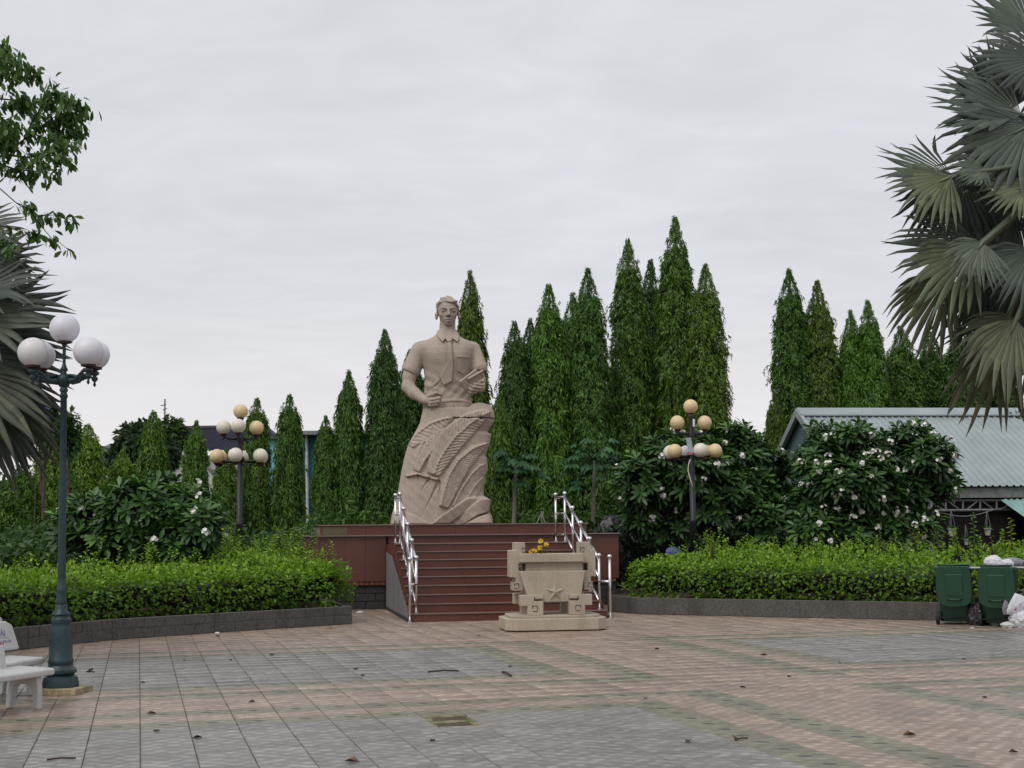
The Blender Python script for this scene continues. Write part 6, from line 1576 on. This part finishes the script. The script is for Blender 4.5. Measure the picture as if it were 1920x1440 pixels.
palm('large silvery fan palm at the right edge with drooping tan lower leaves', 2035, 330, 15.0, [
    # hub px, py, depth offset, direction deg, depth part, normal x, normal z, radius px, spread, tone, droop
    (1935, 140, .2, 150, -.1, .0, .5, 110, 170, G2, .05),
    (1935, 60, .5, 120, .2, .2, .2, 150, 150, G1, .05),
    (1915, 215, -.2, 158, .1, .3, .5, 190, 120, G1, .08),
    (1900, 230, .1, 128, .1, .6, .2, 185, 90, G1, .05),
    (1925, 230, .0, 185, -.2, -.2, .3, 190, 110, G4, .30),
    (1930, 235, -.3, 208, -.2, .0, .2, 190, 120, G1, .15),
    (1880, 200, .4, 100, .1, .5, .1, 150, 90, G4, .0),
    (1785, 332, -.1, 172, -.2, .1, .9, 165, 150, G1, .12),
    (1782, 332, -.4, 205, -.4, .1, .5, 140, 120, G2, .18),
    (1800, 330, .3, 240, .1, .1, .1, 150, 160, G4, .22),
    (1850, 320, -.6, 185, -.3, .1, .8, 75, 130, G5, .1),
    (1925, 350, -.5, 195, -.3, .1, .8, 110, 150, G2, .12),
    (1900, 380, .3, 220, .1, .0, .2, 150, 150, G4, .15),
    (1835, 457, .0, 183, -.1, .1, .8, 195, 130, G1, .14),
    (1822, 470, -.3, 208, -.3, .0, .4, 165, 110, G2, .22),
    (1842, 455, -.7, 230, -.4, .1, .5, 95, 150, G5, .25),
    (1780, 520, .3, 222, .0, .0, .1, 150, 110, G3, .28),
    (1850, 500, .4, 260, .2, .0, .1, 170, 120, G4, .1),
    (1910, 598, -.2, 205, -.2, .1, .7, 140, 110, G3, .30),
    (1905, 600, -.5, 240, -.4, .1, .4, 165, 110, G3, .25),
    (1880, 620, .1, 248, .1, .0, .1, 180, 80, (1.0, .85, .65), .18),
    (1935, 470, -.4, 230, -.3, .2, .5, 130, 150, G1, .2),
    (1950, 620, -.2, 285, -.2, -.1, .3, 150, 130, G3, .15),
    (1960, 520, .1, 260, .1, .0, .2, 160, 150, G4, .15),
    (1960, 250, .1, 250, -.2, .0, .2, 170, 160, G4, .15),
    (1990, 150, .3, 160, .2, .0, .4, 160, 150, G4, .1),
    (1960, 110, -.1, 168, .1, .1, .3, 150, 120, G4, .1),
    (1935, 180, .5, 145, .3, .2, .2, 190, 130, G4, .1),
    (1930, 300, .6, 200, .3, .0, .1, 190, 150, G4, .2),
    (1910, 430, .7, 200, .3, .0, .2, 200, 150, G4, .2),
    (1950, 560, .5, 225, .3, .0, .1, 190, 150, G4, .2),
], 7)
palm('dark fan palm at the left edge behind the near lamp', -120, 600, 16.6, [
    (-60, 430, .0, 5, -.2, -.2, .6, 125, 90, G1, .05),
    (-45, 500, .4, 12, .0, -.2, .3, 140, 110, G4, .10),
    (-70, 610, .5, 8, .2, -.1, .2, 215, 110, G4, .08),
    (-40, 680, .6, -12, .2, .0, .2, 170, 130, G4, .18),
    (-20, 740, .4, -40, .1, .0, .2, 150, 130, G4, .22),
    (-50, 470, .3, -18, .0, -.2, .3, 125, 90, G4, .10),
    (-70, 560, -.2, 14, -.3, -.1, .9, 195, 80, G1, .10),
    (-65, 575, .2, -6, .1, -.1, .4, 215, 70, G4, .12),
    (-75, 600, -.4, -2, -.3, .0, .8, 215, 90, (.9, .95, .75), .14),
    (-60, 640, .0, -8, -.1, -.1, .5, 205, 90, G4, .16),
    (-70, 660, -.3, -22, -.3, .0, .5, 190, 100, (.75, .8, .72), .22),
    (-50, 700, .2, -30, .1, .0, .3, 185, 100, G4, .25),
    (-60, 700, -.5, -34, -.4, .0, .4, 215, 90, (.95, .92, .7), .26),
    (-40, 720, .1, -52, .0, .1, .3, 195, 110, (.8, .8, .62), .25),
    (-60, 740, -.3, -66, -.2, .1, .3, 190, 100, (.75, .72, .6), .2),
    (-70, 520, .5, 35, .3, .0, .3, 120, 110, G4, .05),
], 9, dark=.72, away=-1)

# ---- broad-leaved tree reaching in at the upper left
def branch_tree():
    Yb = 14.2; c = At(-230, 700, Yb + .5); t = thing('broadleaf_tree', 'broad leaved tree reaching in from the upper left corner', 'tree', (c[0], Yb + .5, 0)); o0 = np.array([c[0], Yb + .5, 0]); r_ = np.random.default_rng(77)
    def Q(x, y, dy=0): return At(x, y, Yb + dy) - o0
    MB().tube([(0, 0, 0), (.1, 0, 1.6), tuple(Q(-190, 500)), tuple(Q(-150, 330)), tuple(Q(-120, 150))], [.17, .14, .12, .09, .06], 10).build('trunk', M_bark, t, smooth=True)
    tw = [  # (points, leaves per step, leaf reach px)
        ([(-150, 330), (-60, 318), (10, 290), (45, 262), (80, 235), (112, 212), (148, 188)], 26, .016),
        ([(10, 290), (50, 295), (90, 290), (130, 300)], 18, .014), ([(-20, 300), (30, 318), (80, 322), (105, 318)], 18, .012),
        ([(45, 262), (62, 225), (85, 190), (102, 165)], 20, .012), ([(80, 235), (110, 245), (150, 240)], 16, .010), ([(60, 250), (95, 262), (140, 268)], 16, .010),
        ([(-130, 240), (-60, 180), (-10, 130), (8, 75)], 22, .016), ([(-40, 160), (10, 140), (45, 132), (68, 138)], 20, .012), ([(-60, 180), (0, 185), (45, 190), (60, 200)], 22, .012), ([(-90, 210), (-20, 225), (30, 235)], 22, .012),
        ([(-20, 120), (10, 105), (30, 108)], 14, .010), ([(112, 212), (135, 215), (158, 205)], 12, .008), ([(85, 190), (110, 178), (125, 190)], 10, .008), ([(-60, 318), (-10, 268), (20, 240)], 16, .012), ([(-60, 250), (0, 255), (20, 270)], 18, .012),
        ([(-100, 330), (-10, 345), (30, 380), (62, 402), (85, 405), (112, 402), (138, 415)], 15, .008), ([(62, 402), (78, 425), (95, 445), (112, 455), (130, 470)], 8, .006), ([(-40, 420), (10, 425), (45, 437), (78, 432)], 14, .008), ([(30, 380), (50, 388), (62, 380)], 7, .006), ([(-40, 440), (0, 455), (20, 465)], 14, .01),
    ]
    P, D, N, L, T = [], [], [], [], []
    for k, (pts, nl, rad) in enumerate(tw):
        dy = r_.uniform(-.5, .5); W = [Q(x, y, dy * min(1, i / 2) if k else 0) for i, (x, y) in enumerate(pts)]
        MB().tube([tuple(w) for w in W], [max(.003, rad * (1 - i / len(W))) for i in range(len(W))], 6).build('branch', M_barkdark, t, smooth=True)
        sparse = k >= 15
        start = .35 if k in (15,) else .1
        for i in range(int(nl * (2.2 if not sparse else 1.6))):
            f_ = start + (1 - start) * r_.random() ** (.7); g_ = f_ * (len(W) - 1); j = min(int(g_), len(W) - 2); q = W[j] + (W[j + 1] - W[j]) * (g_ - j)
            for m_ in range(2 if sparse else 3):
                q2 = q + r_.normal(size=3) * (.05 if not sparse else .028); P.append(q2); d = r_.normal(size=3) * .5 + np.array([.25, 0, -.85]); D.append(d); N.append(norm(r_.normal(size=3) + [0, -.4, .5])); L.append(r_.uniform(.075, .112)); T.append(.50 + .2 * r_.normal())
    L = np.array(L); V, F, k = leaf2_arrays(np.array(P), np.array(D), np.array(N), L, L * .46, .12, .15); np_mesh('foliage', V, F, np.repeat(np.clip(T, 0, 1), k), F_broad, t)
branch_tree()
# ================================================================== BUILDINGS
def at_box(x0, x1, y0, y1, Y, d, name, mat, parent, base):
    a = At(x0, y1, Y); b_ = At(x1, y0, Y); c = ((a[0] + b_[0]) / 2 - base[0], Y + d / 2 - base[1], (a[2] + b_[2]) / 2 - base[2])
    return MB().box(c, (abs(b_[0] - a[0]), d, abs(b_[2] - a[2]))).build(name, mat, parent)
# tiled roof house, far left
Yh = 54.0; p = At(415, 995, Yh); house = thing('tiled_roof_house', 'white house with a dark blue tiled hip roof behind the left trees', 'house', (p[0], Yh, 0)); hb_ = np.array([p[0], Yh, 0])
at_box(318, 470, 853, 1000, Yh, 6, 'wall', M_whitewall, house, hb_)
e0_ = At(300, 852, Yh - .4) - hb_; e1_ = At(545, 842, Yh - .4) - hb_; r0_ = At(300, 806, Yh + 3.2) - hb_; r1_ = At(497, 803, Yh + 3.2) - hb_
rows = 17; cols = 70; vs = []; fs = []
for j in range(rows):
    for lip in (0, 1):
        f_ = (j + lip) / rows
        for i in range(cols + 1):
            u = i / cols; a = e0_ + (e1_ - e0_) * u; b_ = r0_ + (r1_ - r0_) * u; q = a + (b_ - a) * f_; vs.append((q[0], q[1], q[2] + (.07 if lip == 0 else .0) + .025 * math.sin(i * math.pi)  + .03 * math.cos(i * 2 * math.pi / 2)))
for j in range(rows * 2 - 1):
    for i in range(cols): a = j * (cols + 1) + i; fs.append((a, a + 1, a + cols + 2, a + cols + 1))
rf = MB().add(vs, fs).build('roof', M_rooftile, house)
MB().prism([(e1_[0], e1_[2]), (r1_[0], r1_[2]), (e1_[0] + .1, e1_[2])], Yh - .4 - Yh, Yh + 3 - Yh, 'y')
MB().tube([tuple(r0_ + [0, 0, .05]), tuple(r1_ + [0, 0, .05]), tuple(e1_ + [0, 0, .05])], .10, 8).build('roof_ridge', M_rooftile, house)
at_box(395, 402, 880, 888, Yh - .05, .1, 'vent', M_steelgrey, house, hb_)
p = At(245, 995, 56); oh = thing('grey_roof_house', 'low house with a dull grey pitched roof behind the dark round tree', 'house', (p[0], 56, 0)); ob = np.array([p[0], 56, 0])
q = [At(x, y, 56) - ob for x, y in ((180, 868), (246, 792), (322, 800), (330, 868))]
MB().prism([(a[0], a[2]) for a in q], 0, .3, 'y').build('roof', M_roofgrey, oh); at_box(186, 326, 868, 1005, 56.2, 5, 'wall', M_whitewall, oh, ob)
q = [At(x, y, 57) for x, y in ((150, 836), (205, 836), (205, 1000), (150, 1000))]; lw_ = thing('low_wall_house', 'grey walled building seen between the two yellow green mast trees', 'house', (q[0][0], 57, 0))
at_box(120, 210, 836, 1000, 57, 4, 'wall', M_plaster, lw_, np.array([q[0][0], 57, 0]))
p = At(305, 995, 52); an = thing('antenna', 'thin roof antenna pole left of the blue tiled roof', 'antenna', (p[0], 52, 0)); z1 = At(305, 748, 52)[2]
MB().tube([(0, 0, 0), (0, 0, z1)], .03, 6).build('mast', M_steelgrey, an); MB().tube([(-.16, 0, z1 - .25), (.05, 0, z1 - .22)], .02, 6).build('crossbar', M_steelgrey, an); MB().tube([(-.08, 0, z1 - .42), (.08, 0, z1 - .36)], .02, 6).build('crossbar', M_steelgrey, an)
# teal house
Yt = 44.0; p = At(560, 995, Yt); th_ = thing('teal_house', 'teal painted house with a white downpipe behind the left trees', 'house', (p[0], Yt, 0)); tb = np.array([p[0], Yt, 0])
at_box(563, 735, 815, 1010, Yt, 5, 'wall', M_teal, th_, tb)
at_box(440, 562.5, 950, 1075, Yt - .2, .3, 'lower_wall', M_teal, th_, tb)
at_box(500, 562.5, 822, 950, Yt + .1, .25, 'cyan_wall', M_cyan, th_, tb)
at_box(556, 745, 806, 815, Yt - .6, 6, 'roof_slab', M_steelgrey, th_, tb)
at_box(498, 566, 818, 822.5, Yt - .1, 2, 'coping', M_darksteel, th_, tb)
at_box(505, 520, 975, 985, Yt - .24, .05, 'window', M_darkwall, th_, tb); at_box(465, 520, 1008, 1032, Yt - .24, .05, 'window', M_darkwall, th_, tb)
for i in range(7): at_box(468 + i * 7.5, 469.5 + i * 7.5, 1008, 1032, Yt - .30, .04, 'window_bar', M_teal, th_, tb)
a = At(575, 815, Yt - .1) - tb; b_ = At(577, 1020, Yt - .1) - tb; MB().tube([tuple(a), tuple(b_)], .05, 8).build('downpipe', M_whitewall, th_)
for x in (640, 700): at_box(x, x + 2, 815, 1005, Yt - .03, .03, 'joint_strip', M_darksteel, th_, tb)
p = At(80, 775, 30); bs = thing('blue_banner', 'violet blue banner just visible between palm leaves and the near lamp', 'banner', (p[0], 30, 0)); s_ = 30 / FPX
MB().prism([(-.10, p[2] - .42), (.12, p[2] - .30), (.15, p[2] + .05), (.06, p[2] + .38), (-.05, p[2] + .2)], -.01, .01, 'y').build('cloth', M_blue, bs); MB().tube([(-.12, .03, 0), (-.12, .03, p[2] + .5)], .014, 6).build('pole', M_bark, bs)
# shed on the right
Ys = 39.5; ap = At(1497, 771, Ys); SH = math.radians(6.0); shed = thing('shed', 'open fronted shed with a pale grey corrugated roof at the right', 'shed', (ap[0], Ys, 0), SH)
ca, sa = math.cos(SH), math.sin(SH)
def to_l(w): dx, dy = w[0] - ap[0], w[1] - Ys; return (dx * ca + dy * sa, -dx * sa + dy * ca, w[2])
ZR = ap[2]; LF = 4.15; ZE = CH + (988 - 912.5) * (Ys - LF) / FPX - .0; LB_ = 2.3; ZBk = ZR - (ZR - ZE) / LF * LB_; LEN = 16.0
def corr(y0, z0, y1, z1, name, mat, x0=0, x1=LEN, pitch=.19, dep=.035, thick=True):
    xs_ = []; x = x0
    while x < x1: xs_ += [(x, 0), (x + pitch * .55, 0), (x + pitch * .68, dep), (x + pitch * .87, dep)]; x += pitch
    vs = [(a, y0, z0 + b2) for a, b2 in xs_] + [(a, y1, z1 + b2) for a, b2 in xs_]; n = len(xs_); fs = [(i, i + 1, n + i + 1, n + i) for i in range(n - 1)]
    o = MB().add(vs, fs).build(name, mat, shed); so = o.modifiers.new('s', 'SOLIDIFY'); so.thickness = .012; return o
corr(-LF, ZE, 0, ZR, 'roof_sheeting', M_corr); corr(LB_, ZBk, 0, ZR, 'roof_sheeting', M_corr)
MB().prism([(-.42, ZR - .165), (0, ZR + .075), (.42, ZR - .165), (.42, ZR - .13 + .0), (0, ZR + .10), (-.42, ZR - .13)], -.05, LEN, 'x').build('ridge_cap', M_corr, shed)
MB().prism([(-.40, ZR - .178), (-.36, ZR - .15), (-.36, ZR - .165), (-.40, ZR - .195)], 0, LEN, 'x').build('ridge_edge', M_darksteel, shed)
def bevl(y0, z0, y1, z1, name): MB().prism([(y0, z0 - .12), (y0, z0 + .07), (y1, z1 + .07), (y1, z1 - .16)], -.09, .02, 'x').build(name, M_trim, shed)
bevl(-LF, ZE, 0, ZR, 'barge_board'); bevl(LB_, ZBk, 0, ZR, 'barge_board')
MB().prism([(-LF + .1, 0), (-LF + .1, ZE - .10), (0, ZR - .10), (LB_ - .05, ZBk - .10), (LB_ - .05, 0)], .10, .16, 'x').build('gable_wall', M_gable, shed)
MB().box((LEN / 2, -LF + .14, ZE - .16), (LEN - .3, .03, .26)).build('fascia_board', M_fascia, shed)
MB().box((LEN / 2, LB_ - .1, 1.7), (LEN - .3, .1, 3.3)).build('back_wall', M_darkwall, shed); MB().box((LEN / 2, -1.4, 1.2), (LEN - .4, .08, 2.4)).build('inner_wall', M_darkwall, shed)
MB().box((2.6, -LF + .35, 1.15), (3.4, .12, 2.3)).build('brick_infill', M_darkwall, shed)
Yf = Ys - LF + .2
def L2(px, py): w = At(px, py, Yf); return to_l(w)
yt_ = -LF + .22
def bar(a, b_, r=.035, name='truss_bar', mat=None):
    p0 = L2(*a); p1 = L2(*b_); MB().tube([(p0[0], yt_, p0[2]), (p1[0], yt_, p1[2])], r, 4).build(name, mat or M_steelgrey, shed)
bar((1700, 958), (1925, 955), .032, 'truss_chord'); bar((1700, 938.5), (1925, 937), .03, 'truss_chord')
for x in (1748, 1783, 1817, 1851, 1884): bar((x, 938), (x, 957), .024)
for a, b_ in (((1750, 940), (1781, 957)), ((1787, 939), (1812, 957)), ((1846, 939), (1822, 957)), ((1855, 939), (1881, 957)), ((1916, 940), (1890, 957))): bar(a, b_, .018)
p0 = L2(1746, 968); MB().tube([(p0[0], yt_ - .25, 0), (p0[0], yt_ - .25, ZE - .2)], .055, 10).build('post', M_steelgrey, shed)
p0 = L2(1752, 965); p1 = L2(1925, 950); pts = []
for i in range(13):
    u = i / 12; q = np.array(L2(1775 + u * 150, 962 - u * 12 + 11 * math.sin(math.pi * min(1, u * 1.4)) * (1 - u * .4))); pts.append((q[0], yt_ - .05, q[2]))
MB().tube(pts, .011, 5).build('sagging_cable', M_steelgrey, shed)
a = L2(1888, 933); b_ = L2(1960, 936); o = corr(yt_ - .1, ZE - .36, yt_ - 1.5, ZE - .86, 'awning', M_greensheet, a[0], a[0] + 4, .16, .03)
def pot(px, py, w, h, yt, label):
    q = At(px, py, Yf - .5); s_ = Yf / FPX; t = thing('hanging_pot', label, 'pot', (q[0], q[1], q[2]), 0, 'pots hanging in the shed front')
    MB().lathe([(w * .34 * s_, -h / 2 * s_), (w * .46 * s_, h * .35 * s_), (w * .53 * s_, h * .36 * s_), (w * .53 * s_, h / 2 * s_), (w * .44 * s_, h / 2 * s_)], (0, 0, 0), 14).build('pot', M_pot, t)
    for k in range(3):
        a_ = k * 2.1; MB().tube([(math.cos(a_) * w * .48 * s_, math.sin(a_) * w * .48 * s_, h / 2 * s_), (0, 0, (py - yt) * s_)], .006, 4).build('wire', M_steelgrey, t)
    n = 26; r_ = np.random.default_rng(int(px)); P = np.tile([0, 0, h / 2 * s_], (n, 1)) + r_.normal(size=(n, 3)) * [.06, .06, .01]; D = r_.normal(size=(n, 3)) + [0, 0, .6]; V, F = leaf_arrays(P, D, norm(r_.normal(size=(n, 3)) + [0, 0, 1.]), np.full(n, .12), np.full(n, .04)); np_mesh('foliage', V, F, np.full(n, .3), F_broad, t)
pot(1785, 998, 15, 14, 957, 'white pot hanging by wires in the shed front, left one'); pot(1852, 997, 13, 13, 957, 'white pot hanging by wires in the shed front, right one'); pot(1812, 1016, 9, 11, 985, 'small low pot between the two white hanging pots')
# odds and ends behind the plinth
g = At(1150, 992, 33.0); s_ = 33 / FPX
tp = crumple('tarpaulin_heap', 'black tarpaulin draped over a heap right of the plinth top', (g[0], 33.0, .6), 1.0, M_tarp, 21, (.62, .5, .85), 'tarpaulin', amp=.3)
g = At(1262, 1018, 30.5); crumple('blue_bucket', 'dark blue plastic sack under the right garden lamp', (g[0], 30.5, g[2] - .30), .17, M_blue, 22, (1, .8, .8), 'sack')
g = At(1016, 982, 34.5); zt_ = At(1016, 961, 34.5)[2]; tr = thing('tripod_stand', 'small white tripod frame behind the plinth right of the statue', 'stand', (g[0], 34.5, g[2] - .6))
for dx, dy in ((-.14, 0), (.0, .1), (.09, -.08)): MB().tube([(dx * 3, dy, 0), (0, 0, zt_ - g[2] + .6)], .013, 6).build('leg', M_whitewall, tr)
MB().ball((0, 0, zt_ - g[2] + .61), .022, 8, 6).build('top_knob', M_whitewall, tr)

# ================================================================== LITTER ON THE PAVING
deb = [(170, 1256), (268, 1280), (290, 1338), (307, 1340), (370, 1383), (168, 1260), (175, 1261), (416, 1236), (432, 1238), (510, 1228), (346, 1238), (457, 1257), (472, 1316), (667, 1255), (680, 1267), (864, 1192), (957, 1250), (898, 1192), (811, 1389), (1132, 1193), (1232, 1217), (1291, 1297), (1393, 1289), (1140, 1235), (1480, 1269), (1522, 1326), (1575, 1243), (1614, 1332), (1807, 1236), (1852, 1215), (1861, 1229), (1895, 1225), (1846, 1308), (1730, 1379), (409, 1193), (289, 1198), (620, 1178), (1130, 1187), (1900, 1410), (1384, 1263), (1210, 1309)]
def leaflet(px, py, sz, mat, label, grp, seed):
    g = G(px, py, .004); r_ = random.Random(seed); m = MB(); L = sz * r_.uniform(.7, 1.2); W = L * r_.uniform(.45, .8); h = L * .28
    m.add([(-L / 2, 0, 0.002), (0, -W / 2, h), (L / 2, 0, .004), (0, W / 2, h * .8), (0, 0, .001)], [(0, 1, 4), (1, 2, 4), (2, 3, 4), (3, 0, 4)])
    o = m.build('fallen_leaf', mat, None, (g[0], g[1], .003), (0, 0, r_.uniform(0, 6))); tag(o, label, 'leaf', grp)
for i, (x, y) in enumerate(deb[::2] + deb[1:20:4]): leaflet(x, y, .07 if y > 1300 else .085, M_debris, 'small dark dead leaf lying on the wet paving', 'dark dead leaves scattered on the paving', i)
for i, (x, y) in enumerate([(284, 1338), (1290, 1390), (1380, 1385), (1432, 1228), (1705, 1378), (293, 1371), (660, 1428)]): leaflet(x, y, .10, M_debris2, 'curled brown dead leaf lying on the paving', 'brown dead leaves scattered on the paving', 50 + i)
def stick(a, b_, r, label):
    p0 = G(*a, .0); p1 = G(*b_, .0); m = (p0 + p1) / 2; t = MB().tube([(p0[0] - m[0], p0[1] - m[1], r), (0.0, .01, r * 1.8), (p1[0] - m[0], p1[1] - m[1], r)], r, 6).build('stick', M_debris, None, (m[0], m[1], .003)); tag(t, label, 'stick')
stick((802, 1262), (860, 1260), .011, 'dark straight stick lying on the upper left grey paving'); stick((88, 1427), (142, 1424), .007, 'thin dark stick lying in the lower left corner'); stick((942, 1262), (958, 1269), .012, 'short forked twig on the paving before the urn'); stick((1378, 1389), (1402, 1386), .006, 'thin brown twig on the olive paving band')
